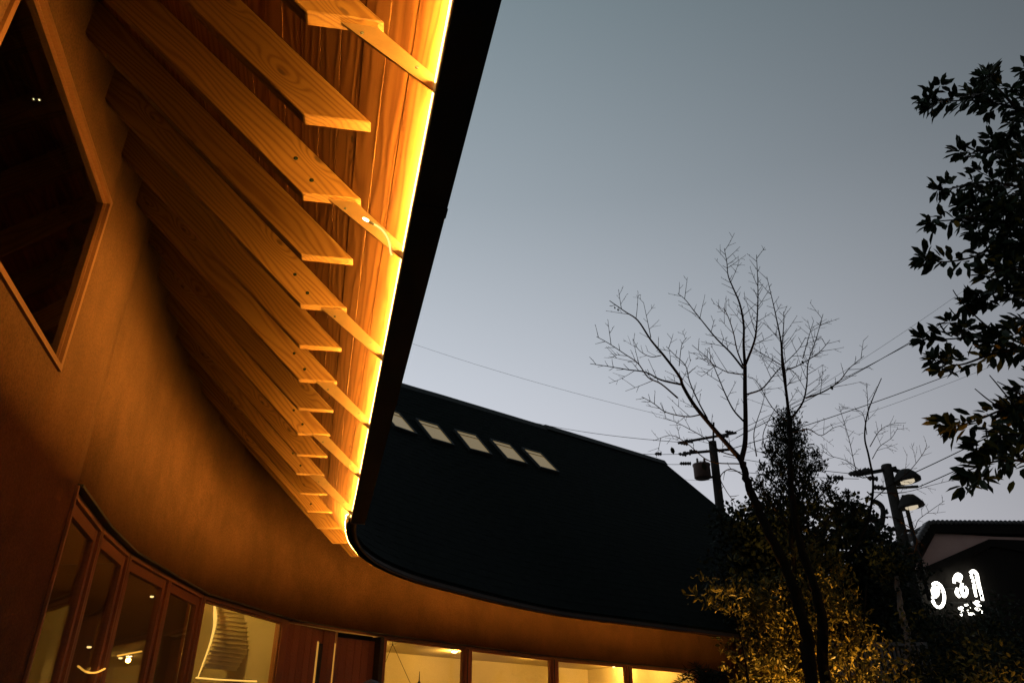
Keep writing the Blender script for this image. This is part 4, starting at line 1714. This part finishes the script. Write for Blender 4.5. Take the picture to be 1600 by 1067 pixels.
# ---- weeping conifer tips in front of the wall corner
YW = 8.6
pw_ = at_y(1105, 1067, YW)
wc_ = empty('weeping_conifer', (pw_.x, YW, 0), 'low dark conifer whose drooping tips cover the end of the wall', 'shrub')
mb = MB()
rough_trunk(mb, [Vector((pw_.x, YW, -.05)), Vector((pw_.x, YW, .9)), at_y(1110, 1075, YW)], .04, .02)
tip_p, tip_d = [], []
for (u, v_) in ((1068, 1060), (1075, 1048), (1083, 1040), (1096, 1046), (1108, 1052), (1120, 1058), (1132, 1052), (1090, 1058), (1104, 1062), (1142, 1060), (1060, 1066)):
    q = at_y(u, v_, YW + rng.uniform(-.2, .2))
    pp = limb(mb, [at_y(1110, 1080, YW), at_y(1110, 1075, YW).lerp(q, .6) + Vector((0, 0, .06)), q], .012, .003, 6)
    for _ in range(26):
        i = random.randint(len(pp) // 3, len(pp) - 1)
        tip_p.append(pp[i])
        tip_d.append((random.uniform(-1, 1) + (q.x - pw_.x), random.uniform(-.6, .6), random.uniform(-.5, .5)))
mb.build('trunk', M['bark'], wc_, True)
leaves_mesh('needles', np.array(tip_p), np.array(tip_d), rng.normal(size=(len(tip_p), 3)), rng.uniform(.06, .12, len(tip_p)), .010, M['needle'], wc_, simple=True)

# ---- large-leaved tree at right edge, close by
YT = 4.65
lt = empty('broadleaf_tree', (4.95, 4.9, 0), 'large-leaved evergreen tree hanging in from the right edge', 'tree')
mb = MB()
rough_trunk(mb, [Vector((4.95, 4.9, -.05)), Vector((5.0, 4.9, 2.0)), Vector((5.1, 4.85, 4.0)), Vector((5.2, 4.8, 6.6))], .11, .05)
mb.build('trunk', M['bark'], lt, True)
br = [
    [(1700, 230), (1640, 180), (1580, 167), (1550, 160), (1510, 157), (1475, 160), (1450, 165)],
    [(1590, 172), (1570, 150), (1548, 128), (1538, 122)],
    [(1550, 160), (1530, 145), (1515, 150)],
    [(1680, 300), (1620, 240), (1585, 225), (1560, 232), (1530, 240), (1500, 238)],
    [(1620, 200), (1600, 170), (1582, 195), (1574, 222)],
    [(1690, 330), (1620, 300), (1570, 288), (1530, 285), (1490, 294), (1466, 297)],
    [(1690, 380), (1620, 345), (1560, 335), (1500, 343), (1456, 346)],
    [(1560, 310), (1545, 320), (1520, 325), (1505, 318)],
    [(1700, 420), (1620, 385), (1570, 368), (1530, 398), (1480, 409), (1447, 405)],
    [(1690, 400), (1600, 360), (1555, 355), (1525, 362)],
    [(1690, 480), (1620, 465), (1570, 455), (1540, 462), (1518, 470)],
    [(1690, 440), (1610, 425), (1575, 420), (1545, 430)],
    [(1690, 520), (1620, 505), (1560, 512), (1500, 528), (1444, 530)],
    [(1690, 560), (1620, 545), (1560, 550), (1500, 570), (1463, 562)],
    [(1600, 545), (1575, 540), (1548, 535)],
    [(1690, 650), (1620, 640), (1570, 640), (1530, 655), (1488, 668)],
    [(1690, 720), (1620, 690), (1570, 678), (1540, 698), (1525, 705)],
    [(1690, 740), (1620, 722), (1560, 720), (1512, 735)],
    [(1680, 640), (1620, 610), (1595, 620), (1575, 640)],
    [(1700, 270), (1640, 260), (1600, 255), (1575, 262)],
    [(1650, 480), (1610, 400), (1590, 380), (1565, 395)],
    [(1680, 100), (1630, 108), (1602, 108)],
]
lf_p, lf_d, lf_y = [], [], []
tb_ = MB()
for bi, b_ in enumerate(br):
    dy = rng.uniform(-.28, .28)
    pts = [at_y(u, v_, YT + dy * min(1, k / 2) + rng.uniform(-.04, .04)) for k, (u, v_) in enumerate(b_)]
    pp = limb(tb_, pts, .016, .0035, 6)
    L0 = len(pp)
    for i in range(2, L0):
        f_ = i / (L0 - 1)
        t_ = (pp[i] - pp[i - 1]).normalized()
        for _ in range(3 if f_ > .25 else 2):
            sd = Vector(rng.normal(size=3))
            sd = (sd - t_ * sd.dot(t_)).normalized()
            d_ = (t_ * rng.uniform(.2, 1.0) + sd * .9 + Vector((0, 0, -.15))).normalized()
            off = sd * rng.uniform(0.0, .05) + Vector((0, 0, rng.uniform(-.03, .03)))
            lf_p.append(pp[i] + off)
            lf_d.append(d_)
            lf_y.append(1 if (bi in (13, 15) and f_ > .35 and rng.random() < .38) or rng.random() < .004 else 0)  # yellow on these two branches paints the lamp-lit clusters
    for rz_ in range(3):     # short side shoots ending in rosettes
        i = random.randint(max(2, L0 // 4), L0 - 2)
        sd = Vector(rng.normal(size=3) + np.array([-.3, 0, .2])).normalized()
        c_ = pp[i] + sd * rng.uniform(.08, .22)
        tb_.tube([pp[i], pp[i].lerp(c_, .6) + Vector((0, 0, .01)), c_], [.004, .0035, .003], 5)
        for _ in range(10):
            d_ = (sd * rng.uniform(.1, .9) + Vector(rng.normal(size=3)) * .8).normalized()
            lf_p.append(c_ + d_ * .012)
            lf_d.append(d_)
            lf_y.append(1 if bi in (13, 15) and rng.random() < .45 else 0)
    for _ in range(13):      # rosette at the tip
        d_ = (t_ * rng.uniform(.3, 1.0) + Vector(rng.normal(size=3)) * .75).normalized()
        lf_p.append(pp[-1] + d_ * .012)
        lf_d.append(d_)
        lf_y.append(1 if bi in (13, 15) and rng.random() < .4 else 0)
# filling of the inner crown
for (u, v_, ru, rv, k) in ((1590, 330, 45, 60, 190), (1580, 250, 35, 40, 70), (1600, 430, 40, 60, 150), (1575, 400, 35, 35, 60), (1600, 520, 45, 25, 80), (1600, 700, 35, 40, 90), (1545, 325, 30, 30, 50), (1600, 290, 30, 60, 80)):
    for _ in range(int(k * .6)):
        uu, vv = rng.normal(u, ru * .55), rng.normal(v_, rv * .55)
        lf_p.append(at_y(uu, vv, YT + rng.uniform(-.3, .45)))
        lf_d.append(Vector(rng.normal(size=3) + np.array([-.4, 0, -.1])))
        lf_y.append(0)
for tpx in ([(1560, 525), (1520, 490), (1497, 465), (1489, 453)], [(1515, 510), (1498, 498), (1483, 481)], [(1590, 640), (1562, 605), (1546, 586)], [(1600, 620), (1575, 605), (1558, 596)], [(1575, 645), (1545, 625), (1523, 607)]):
    limb(tb_, [at_y(u, v_, YT) for u, v_ in tpx], .007, .003, 4)
tb_.build('branches', M['twig'], lt, True)
order = np.arange(len(lf_p))
vis = [i for i in order if ray_ok] if False else list(order)


def upx(P):
    x, y, z = P.x, P.y, P.z - CAMZ
    d_ = y * CT + z * ST
    return 800 + 1200 * x / d_


vis = [i for i in order if upx(lf_p[i]) < 1612]
random.shuffle(vis)
single = set(vis[:290])


def leaf_me(m):
    me = bpy.data.meshes.new('leaf')
    V = LEAFV.copy()
    V[:, 1] *= .44
    me.from_pydata((V * 0.112).tolist(), [], LEAFF)
    me.materials.append(m)
    me.update()
    return me


LM = [leaf_me(M['leaf']), leaf_me(M['leafy'])]
inv_lt = world_of(lt).inverted()
rest_p, rest_d = [], []
yel_p, yel_d = [], []
for i in order:
    if i in single:
        d_ = Vector(lf_d[i]).normalized()
        up_ = Vector(rng.normal(size=3) * .5 + np.array([0, -.2, .9]))
        y_ = up_.cross(d_).normalized()
        z_ = d_.cross(y_)
        m4 = Matrix((d_, y_, z_)).transposed().to_4x4() @ Matrix.Scale(rng.uniform(.75, 1.2), 4)
        m4.translation = lf_p[i]
        o = bpy.data.objects.new('leaf', LM[lf_y[i]])
        C.objects.link(o)
        o.parent = lt
        o.matrix_basis = inv_lt @ m4
    elif lf_y[i]:
        yel_p.append(tuple(lf_p[i]))
        yel_d.append(tuple(lf_d[i]))
    else:
        rest_p.append(tuple(lf_p[i]))
        rest_d.append(tuple(lf_d[i]))
rp_ = np.array(rest_p)
leaves_mesh('foliage', rp_, np.array(rest_d), rng.normal(size=rp_.shape) * .5 + np.array([0, -.2, .9]), rng.uniform(.085, .125, len(rp_)), rng.uniform(.034, .046, len(rp_)), M['leaf'], lt)

yp_ = np.array(yel_p)
leaves_mesh('yellow_leaves', yp_, np.array(yel_d), rng.normal(size=yp_.shape) * .5 + np.array([0, -.2, .9]), rng.uniform(.085, .12, len(yp_)), .04, M['leafy'], lt)

# ------------------------------------------------------------------ utility poles and wires
def mark(u, v_, y):
    return at_y(u, v_, y)


Y1 = 21.0
t1 = mark(1113, 690, Y1)
b1 = mark(1128, 820, Y1)
lean = (b1 - t1)
ft = t1 + lean * ((t1.z + .3) / (t1.z - b1.z))
p1o = empty('utility_pole', (ft.x, ft.y, 0), 'utility pole with drum transformer beyond the end of the dark roof', 'utility pole', 'utility poles')
mb = MB()
mb.tube([ft, t1], [.17, .115], 12)
mb.build('pole', M['pole'], p1o, True)
mb = MB()
mb.tube([t1 + Vector((0, 0, -.2)), mark(1115, 660, Y1)], .03, 6)
mb.build('pole_pin', M['steel'], p1o)


def arm(parent, a_, b_, r_=.032):
    a_, b_ = Vector(a_), Vector(b_)
    mb = MB()
    d_ = (b_ - a_).normalized()
    s_ = d_.cross(Vector((0, 0, 1))).normalized()
    u_ = s_.cross(d_)
    mb.hexa([a_ - s_ * r_ - u_ * r_, b_ - s_ * r_ - u_ * r_, b_ + s_ * r_ - u_ * r_, a_ + s_ * r_ - u_ * r_, a_ - s_ * r_ + u_ * r_, b_ - s_ * r_ + u_ * r_, b_ + s_ * r_ + u_ * r_, a_ + s_ * r_ + u_ * r_])
    return mb.build('crossarm', M['steel'], parent)


def insulator(parent, p, d_, ln=.24, r_=.055):
    mb = MB()
    mb.lathe(Vector(p), d_, [(0, .02), (ln * .1, r_), (ln * .3, r_ * .55), (ln * .42, r_), (ln * .6, r_ * .5), (ln * .72, r_ * .95), (ln, .02)], 10)
    return mb.build('insulator', M['porc'], parent, True)


arm(p1o, mark(1060, 692, Y1), mark(1150, 676, Y1 + .8))
arm(p1o, mark(1072, 708, Y1), mark(1140, 702, Y1 + .4))
for (u, v_) in ((1083, 690), (1075, 694), (1090, 706), (1080, 709), (1073, 711), (1138, 682), (1146, 676), (1130, 705)):
    insulator(p1o, mark(u, v_, Y1), (-.9, .2, .25))
for (u, v_) in ((1034, 709), (1037, 724), (1073, 724), (1080, 724)):
    insulator(p1o, mark(u, v_, Y1), (-1, .1, .04), .2, .06)
c_ = mark(1097, 736, Y1 - .2)
mb = MB()
mb.lathe(c_ + Vector((0, 0, -.22)), (0, 0, 1), [(0, .2), (.03, .235), (.36, .235), (.38, .25), (.42, .25), (.46, .12)], 16)
tf = mb.build('transformer', M['can'], p1o, True)
for dx in (-.1, .1):
    insulator(tf, c_ + Vector((dx, 0, .22)), (0, 0, 1), .16, .04).name = 'bushing'
arm(p1o, mark(1090, 748, Y1), mark(1122, 744, Y1), .03)

Y2 = 19.0
t2 = mark(1385, 726, Y2)
b2 = mark(1432, 940, Y2)
ft2 = b2 + (b2 - t2) * ((b2.z + .2) / (t2.z - b2.z))
p2o = empty('utility_pole', (ft2.x, ft2.y, 0), 'leaning utility pole with two dark hoods left of the house', 'utility pole', 'utility poles')
mb = MB()
mb.tube([ft2, t2], [.17, .12], 12)
mb.build('pole', M['pole'], p2o, True)
arm(p2o, mark(1338, 742, Y2), mark(1400, 731, Y2), .04)
arm(p2o, mark(1378, 729, Y2), mark(1425, 742, Y2 + .2), .04)
arm(p2o, mark(1386, 826, Y2), mark(1421, 829, Y2 + .1), .035)
arm(p2o, mark(1378, 763, Y2), mark(1434, 760, Y2 + .2), .03)
for (u, v_) in ((1318, 747), (1342, 741), (1348, 739), (1356, 737), (1364, 735), (1380, 762), (1372, 748)):
    insulator(p2o, mark(u, v_, Y2), (-1, .1, .12), .26, .075)
for (u, v_, r_) in ((1416, 746, .33), (1422, 786, .31)):
    c_ = mark(u, v_, Y2 - .2)
    mb = MB()
    ax = Vector((.12, .02, -1)).normalized()
    mb.lathe(c_ - ax * .22, ax, [(0, .06), (.03, .15), (.12, r_ * .72), (.26, r_), (.34, r_ * .98), (.33, r_ * .86), (.22, r_ * .6)], 18)
    hd = mb.build('pole_hood', M['steel'], p2o, True)
    mb = MB()
    mb.lathe(c_ + ax * .04, ax, [(0, r_ * .5), (.09, r_ * .5), (.115, r_ * .35)], 16)
    mb.build('lens', M['lens'], hd, True)  # weakly emissive pale disc under the hood
    arm(p2o, c_ - ax * .1, t2.lerp(b2, .12 if v_ < 760 else .3), .025)
for o_ in (0, .14):     # climbing cable runs
    mb = MB()
    mb.tube([t2.lerp(b2, .25) + Vector((.16 + o_ * .3, -.16, 0)), b2 + Vector((.2 + o_ * .3, -.2, 0))], .03, 6)
    mb.build('cable_run', M['steel'], p2o, True)
# bent dark service mast beside the pole
mast = empty('service_mast', (mark(1376, 1000, 17.5).x, 17.5, 0), 'short dark bent service pipe standing left of the leaning pole', 'pole')
mb = MB()
m0 = mark(1375, 850, 17.5)
pp = [Vector((m0.x, 17.5, 0)), m0] + [mark(u, v_, 17.5) for u, v_ in ((1378, 820), (1380, 800), (1377, 790), (1369, 784), (1362, 783))]
mb.tube(catmull(pp, 4), .06, 8)
mb.build('pipe', M['pole'], mast, True)

wires = [
    ((625, 530, 30), (1040, 650, 24), 'faint long wire over the left part of the dark roof'),
    ((820, 657, 30), (1083, 692, 21), 'wire sloping over the roof ridge to the transformer pole, upper'),
    ((900, 698, 30), (1075, 709, 21), 'wire sloping over the roof ridge to the transformer pole, middle'),
    ((1000, 716, 30), (1080, 724, 21), 'wire sloping over the roof ridge to the transformer pole, lower'),
    ((1040, 742, 30), (1125, 748, 21), 'faint wire just above the end of the roof, lowest there'),
    ((1146, 676, 21.8), (1660, 398, 26), 'upper of the two wires climbing right past the bare branches'),
    ((1150, 684, 21.8), (1660, 385, 26), 'thick wire climbing right behind the bare branches'),
    ((1140, 690, 21.8), (1650, 345, 30), 'faint upper wire climbing right behind the bare tree to the leafy crown'),
    ((1130, 705, 21.3), (1660, 512, 27), 'faint wire below the thick pair, crossing the sky behind the sapling'),
    ((1150, 712, 21.3), (1660, 524, 27), 'faint wire lowest of the sloping set behind the sapling'),
    ((1425, 740, 19.2), (1660, 620, 16), 'thick wire leaving the leaning pole towards the right edge, upper'),
    ((1432, 762, 19.2), (1660, 652, 16), 'thick wire leaving the leaning pole towards the right edge, lower'),
    ((1130, 712, 21), (1342, 741, 19), 'wire strung between the two utility poles, upper'),
    ((1138, 735, 21), (1342, 748, 19), 'wire strung between the two utility poles, lower'),
]
for (u0, v0, y0), (u1, v1, y1), lab in wires:
    a_, b_ = mark(u0, v0, y0), mark(u1, v1, y1)
    sag = (b_ - a_).length * .012
    pts = [a_.lerp(b_, k / 12) - Vector((0, 0, sag * 4 * (k / 12) * (1 - k / 12))) for k in range(13)]
    mb = MB()
    thick = .013 if 'thick' in lab else .009 if 'faint' not in lab else .0055
    mb.tube(pts, thick, 5)
    tag(mb.build('power_line', M['wire'], None, True), lab, 'wire', 'overhead wires')

# ------------------------------------------------------------------ house with the glowing sign
YH = 20.0
house = empty('tiled_house', (mark(1540, 1060, YH).x, YH, 0), 'dark two-storey tiled house with a pink gable and glowing sign at right', 'house')
pk = lambda u, v_, y=YH: mark(u, v_, y)


def slab(name, px, d0, d1, m, parent, y=YH):
    """solid with the given outline facing the garden, from depth d0 to d1 behind y"""
    f0 = [pk(u, v_, y + d0) for u, v_ in px]
    f1 = [q + Vector((0, d1 - d0, 0)) for q in f0]
    k_ = len(px)
    v_ = f0 + f1
    F = [tuple(range(k_)), tuple(range(k_, 2 * k_))[::-1]] + [(j, j + k_, (j + 1) % k_ + k_, (j + 1) % k_) for j in range(k_)]
    return pydata(name, v_, F, m, parent)


slab('gable_wall', [(1433, 888), (1462, 832), (1552, 838), (1700, 842), (1700, 900)], -.2, .6, M['hplaster'], house)
# body
bx0, bx1 = pk(1424, 1000), pk(1700, 1000)
mb = MB()
mb.box((bx0.x, YH + .8), (bx1.x, YH + .8), (0, 1), 0, 5, 0, pk(1500, 872).z)
mb.build('wall', M['hwood'], house)
# main roof: near slope seen edge-on, ridge running right
rf = slab('roof', [(1423, 860), (1456, 816), (1700, 818), (1700, 836), (1463, 831), (1430, 874)], -.34, 5.5, M['hwood'], house)
rz = pk(1456, 816)
mb = MB()
for k_ in range(34):
    u = 1459 + k_ * 7.0
    if u > 1690:
        break
    q = pk(u, 815.6 + (u - 1456) * .008, YH - .36)
    mb.tube([q + Vector((0, -.02, .01)), q + Vector((0, 5.9, .02))], .058, 8)
ot = mb.build('ridge_tiles', M['htile'], rf, True)
ot['kind'] = 'stuff'
mb = MB()
a_, b_ = pk(1453, 816, YH - .37), pk(1424, 862, YH - .37)
for k_ in range(9):
    q = a_.lerp(b_, k_ / 8)
    mb.tube([q, q + Vector((0, .3, 0))], .06, 8)
ot = mb.build('verge_tiles', M['htile'], rf, True)
ot['kind'] = 'stuff'
# lower roof in front, sloping up to the right in the picture
lr = slab('lower_roof', [(1428, 893), (1545, 842), (1700, 846), (1700, 880), (1552, 852), (1436, 905)], -.5, -.21, M['hwood'], house)
slab('lower_wall', [(1432, 898), (1552, 855), (1700, 870), (1700, 1010), (1432, 1010)], -.42, -.21, M['hwood'], house)
mb = MB()
mb.tube([pk(1467, 862, YH + .2), pk(1447, 840, YH + .2)], .02, 6)
mb.build('service_wire', M['wire'], house)

# the sign: brush characters as solid light strokes
YSG = YH - .62
sign = empty('illuminated_sign', pk(1500, 960, YSG), 'white glowing brush-character sign on the dark house front', 'sign')
c6 = lambda x, y: (1420 + x / 9.7, 870 + y / 9.7)


def stroke(parts, parent, name='character'):
    mb = MB()
    for pts, r_ in parts:
        P = [pk(*c6(x, y), YSG) for x, y in pts]
        p = catmull(P, 6) if len(P) > 2 else P
        n_ = len(p)
        rr = [r_ * (1.0 - .25 * abs(2 * k / (n_ - 1) - .8)) for k in range(n_)]
        k0 = len(mb.v)
        mb.tube(p, rr, 8)
        for q in range(k0, len(mb.v)):       # flatten into a plate-like letter
            w_ = mb.v[q]
            mb.v[q] = Vector((w_.x, YSG + (w_.y - YSG) * .3, w_.z))
    return mb.build(name, M['sign'], parent, True)


ring = [(435 + 100 * math.cos(q) + 22 * math.sin(q), 575 + 185 * math.sin(q)) for q in np.linspace(-2.2, 2.7, 22)]
stroke([(ring, .040), ([(400, 430), (375, 520), (400, 620)], 0.0645), ([(425, 440), (440, 520), (425, 590)], 0.0516), ([(350, 600), (372, 660), (400, 705)], 0.0258)], sign)
stroke([([(688, 395), (690, 330), (740, 262), (795, 290), (765, 375)], 0.0413), ([(735, 290), (735, 360)], 0.0473), ([(742, 470), (728, 545), (775, 608)], 0.0473), ([(808, 395), (798, 480), (828, 585), (868, 560), (882, 500), (848, 440)], 0.0430)], sign)
stroke([([(930, 245), (980, 215), (1025, 260), (1055, 400), (1090, 530), (1120, 655)], 0.0499), ([(945, 270), (985, 400), (1000, 500), (1020, 600)], 0.0413)], sign)
stroke([([(752, 765), (800, 800), (832, 832)], 0.0301), ([(805, 752), (790, 885)], 0.0430), ([(848, 730), (895, 718)], 0.0301), ([(890, 800), (930, 850), (1000, 858)], 0.0258), ([(985, 705), (1050, 690), (1085, 745)], 0.0516), ([(1005, 785), (1065, 800), (1120, 838)], 0.0387), ([(905, 882), (985, 862)], 0.0258), ([(930, 760), (970, 770)], 0.0215), ([(1030, 720), (1060, 740)], 0.0430)], sign)
mb = MB()
sp0 = pk(1448, 905, YSG + .08)
for (x0, y0, x1, y1) in ((300, 480, 1160, 470), (300, 700, 1160, 690)):
    mb.tube([pk(*c6(x0, y0), YSG + .12), pk(*c6(x1, y1), YSG + .12)], .02, 6)
mb.build('sign_rail', M['steel'], sign)
# creeper twigs crossing the sign
cr = empty('creeper', (pk(1500, 1067, YSG - .5).x, YSG - .5, 0), 'dark leafy creeper growing across the glowing sign', 'climbing plant')
mb = MB()
cp = []
for k_ in range(34):
    x, y = rng.uniform(200, 1250), rng.uniform(840, 1150)
    q0 = pk(*c6(x + rng.uniform(-100, 100), y + 360), YSG - .4)
    q1 = pk(*c6(x, y - rng.uniform(30, 130)), YSG - .3)
    pp = limb(mb, [q0, q0.lerp(q1, .5) + Vector((rng.uniform(-.1, .1), 0, 0)), q1], .012, .005, 4)
    cp += [pp[i] for i in range(3, len(pp))]
for (x0, y0) in ((380, 690), (400, 720), (350, 640), (460, 520), (470, 620), (860, 800), (900, 760), (950, 800), (870, 860), (960, 740), (1000, 280), (1000, 430), (1040, 480), (740, 420), (770, 540), (840, 500), (1090, 700), (420, 440), (500, 450)):
    for _ in range(1):
        cp.append(pk(*c6(x0 + rng.normal() * 10, y0 + rng.normal() * 14), YSG - .3))
mb.build('stems', M['twig'], cr)
cpn = np.repeat(np.array([tuple(q) for q in cp]), 3, 0) + rng.normal(size=(len(cp) * 3, 3)) * .05
cpn[:, 1] = YSG - .3 + rng.uniform(-.12, .12, len(cpn))
leaves_mesh('foliage', cpn, rnd_dirs(len(cpn), -.2), rng.normal(size=cpn.shape) + np.array([0, -.8, 0]), rng.uniform(.05, .10, len(cpn)), rng.uniform(.025, .045, len(cpn)), M['leafd'], cr, simple=True)

# ------------------------------------------------------------------ fence and small post
YFN = 12.2
fl, fr_ = mark(1325, 1008, YFN), mark(1425, 1000, YFN)
fence = empty('garden_fence', (fl.x, YFN, 0), 'low grey slatted fence behind the shrubs below the leaning pole', 'fence')
mb = MB()
zt = mark(1370, 1003, YFN).z
mb.box((fl.x - .3, YFN), (fr_.x + .2, YFN), (0, 1), -.03, .05, zt - .05, zt)
mb.build('rail', M['fence'], fence)
k_ = 0
x = fl.x - .28
while x < fr_.x + .18:
    mb = MB()
    mb.box((x, YFN), (x + .035, YFN), (0, 1), 0, .02, .03, zt - .052)
    mb.build('slat', M['fence'], fence)
    x += .062
mb = MB()
mb.box((fl.x - .3, YFN), (fr_.x + .2, YFN), (0, 1), .022, .06, .25, .31)
mb.build('rail', M['fence'], fence)

YK = 11.6
snag = empty('bark_trunk', (mark(1424, 1067, YK).x, YK, 0), 'thin pale barked trunk caught by garden light below the pole', 'tree')
mb = MB()
b_ = mark(1424, 1067, YK)
rough_trunk(mb, [Vector((b_.x, YK, -.05)), b_, mark(1419, 1000, YK), mark(1410, 965, YK), mark(1405, 935, YK), mark(1400, 900, YK)], .055, .035)
mb.build('trunk', noise_mat('pale_bark', (.10, .08, .06), (.26, .20, .16), 16, .9, .5), snag, True)
pos = blob_pos(900, tuple(mark(1400, 890, YK)), (.35, .3, .4), .2, 14, .25)
leaves_mesh('crown', pos, rnd_dirs(900, .2), rng.normal(size=(900, 3)), .08, .035, M['leafd'], snag, simple=True)

# ------------------------------------------------------------------ person by the door (only the hair shows above the lower edge)
hp = at_y(579, 1063, 4.35)
PX, PY = hp.x, 4.35
person = empty('person', (PX, PY, 0), 'person with short black hair in dark clothes standing before the door, back turned', 'person')
H = hp.z


def skin_body():
    s = H / 1.72
    J = {}
    vs, es, rs = [], [], []

    def add(n_, x, y, z, r_, par=None):
        J[n_] = len(vs)
        vs.append((PX + x * s, PY + y * s, z * s))
        rs.append(r_ * s)
        if par:
            es.append((J[par], J[n_]))
    add('pelvis', 0, 0, .95, .135)
    add('waist', 0, 0, 1.10, .125, 'pelvis')
    add('chest', 0, .01, 1.30, .145, 'waist')
    add('neckb', 0, .02, 1.44, .07, 'chest')
    add('neck', 0, .02, 1.49, .052, 'neckb')
    for sg, n_ in ((-1, 'l'), (1, 'r')):
        add('sh' + n_, sg * .175, .01, 1.40, .062, 'neckb')
        add('el' + n_, sg * .215, .0, 1.12, .046, 'sh' + n_)
        add('wr' + n_, sg * .225, .05, .88, .034, 'el' + n_)
        add('hip' + n_, sg * .09, 0, .88, .095, 'pelvis')
        add('kn' + n_, sg * .10, .01, .50, .064, 'hip' + n_)
        add('an' + n_, sg * .10, -.02, .09, .045, 'kn' + n_)
        add('toe' + n_, sg * .115, .13, .035, .036, 'an' + n_)
    me = bpy.data.meshes.new('body')
    me.from_pydata(vs, es, [])
    o = link('body', me, M['cloth'], person)
    md = o.modifiers.new('skin', 'SKIN')
    md.use_smooth_shade = True
    sv = me.skin_vertices[0].data
    for i, r_ in enumerate(rs):
        sv[i].radius = (r_, r_ * (.72 if r_ > .1 * s else 1))
    sv[0].use_root = True
    o.modifiers.new('sub', 'SUBSURF').levels = 2
    o.modifiers['sub'].render_levels = 2
    # hands: palm with five fingers
    for sg in (-1, 1):
        mb = MB()
        w_ = Vector((PX + sg * .225 * s, PY + .05 * s, .88 * s))
        mb.tube([w_, w_ + Vector((0, .012, -.04)), w_ + Vector((0, .02, -.085))], [.026, .034, .030], 8)
        for k_, (ln, dy_) in enumerate(((.062, -.026), (.074, -.009), (.069, .009), (.054, .026))):
            q = w_ + Vector((0, .02 + dy_, -.08))
            mb.tube([q, q + Vector((-sg * .006, .004, -ln * .5)), q + Vector((-sg * .018, .008, -ln))], [.0095, .0088, .007], 7)
        q = w_ + Vector((0, .035, -.03))
        mb.tube([q, q + Vector((-sg * .012, .022, -.025)), q + Vector((-sg * .02, .026, -.055))], [.012, .011, .008], 7)
        mb.build('hand', M['skin'], person, True)
    # head, facing the door (+y)
    c = Vector((PX, PY + .03 * s, 1.605 * s))
    bm = bmesh.new()
    bmesh.ops.create_uvsphere(bm, u_segments=24, v_segments=18, radius=1)
    for v_ in bm.verts:
        x, y, z = v_.co
        wz_ = 1 - .22 * max(0, -z) ** 1.5
        v_.co = Vector((x * .076 * wz_, y * .095 * (1 - .12 * max(0, -z)) + (.012 if z < -.2 and y > 0 else 0), z * .112))
        if y > .85 and abs(z) < .3 and abs(x) < .25:
            v_.co.y += .016 * (1 - abs(z + .05) / .35)
        v_.co = v_.co * s + c
    me = bpy.data.meshes.new('head')
    bm.to_mesh(me)
    bm.free()
    link('head', me, M['skin'], person, True)
    for sg in (-1, 1):
        mb = MB()
        e_ = c + Vector((sg * .076, -.005, -.005)) * s
        mb.lathe(e_, (sg, -.3, 0), [(-.006, .018), (.004, .026), (.010, .024), (.006, .012)], 10)
        mb.build('ear', M['skin'], person, True)
        mb = MB()
        e_ = c + Vector((sg * .031, .086, .004)) * s
        mb.lathe(e_, (0, 1, 0), [(0, .010), (.003, .008), (.005, .003)], 8)
        mb.build('eye', M['hair'], person, True)
    mb = MB()
    e_ = c + Vector((0, .090, -.052)) * s
    mb.tube([e_ + Vector((-.022, -.004, 0)), e_ + Vector((0, .003, .001)), e_ + Vector((.022, -.004, 0))], [.002, .005, .002], 6)
    mb.build('mouth', M['skin'], person, True)
    bm = bmesh.new()
    bmesh.ops.create_uvsphere(bm, u_segments=28, v_segments=20, radius=1)
    for v_ in list(bm.verts):
        x, y, z = v_.co
        if z < -.55 or (y > .35 and z < .42):
            bm.verts.remove(v_)
            continue
        j_ = 1 + .03 * math.sin(x * 19 + y * 11) * math.sin(z * 17)
        v_.co = Vector((x * .086 * j_, y * .105 * j_ - .004, z * .122 * j_)) * s + c
    me = bpy.data.meshes.new('hair')
    bm.to_mesh(me)
    bm.free()
    link('hair', me, M['hair'], person, True)


skin_body()
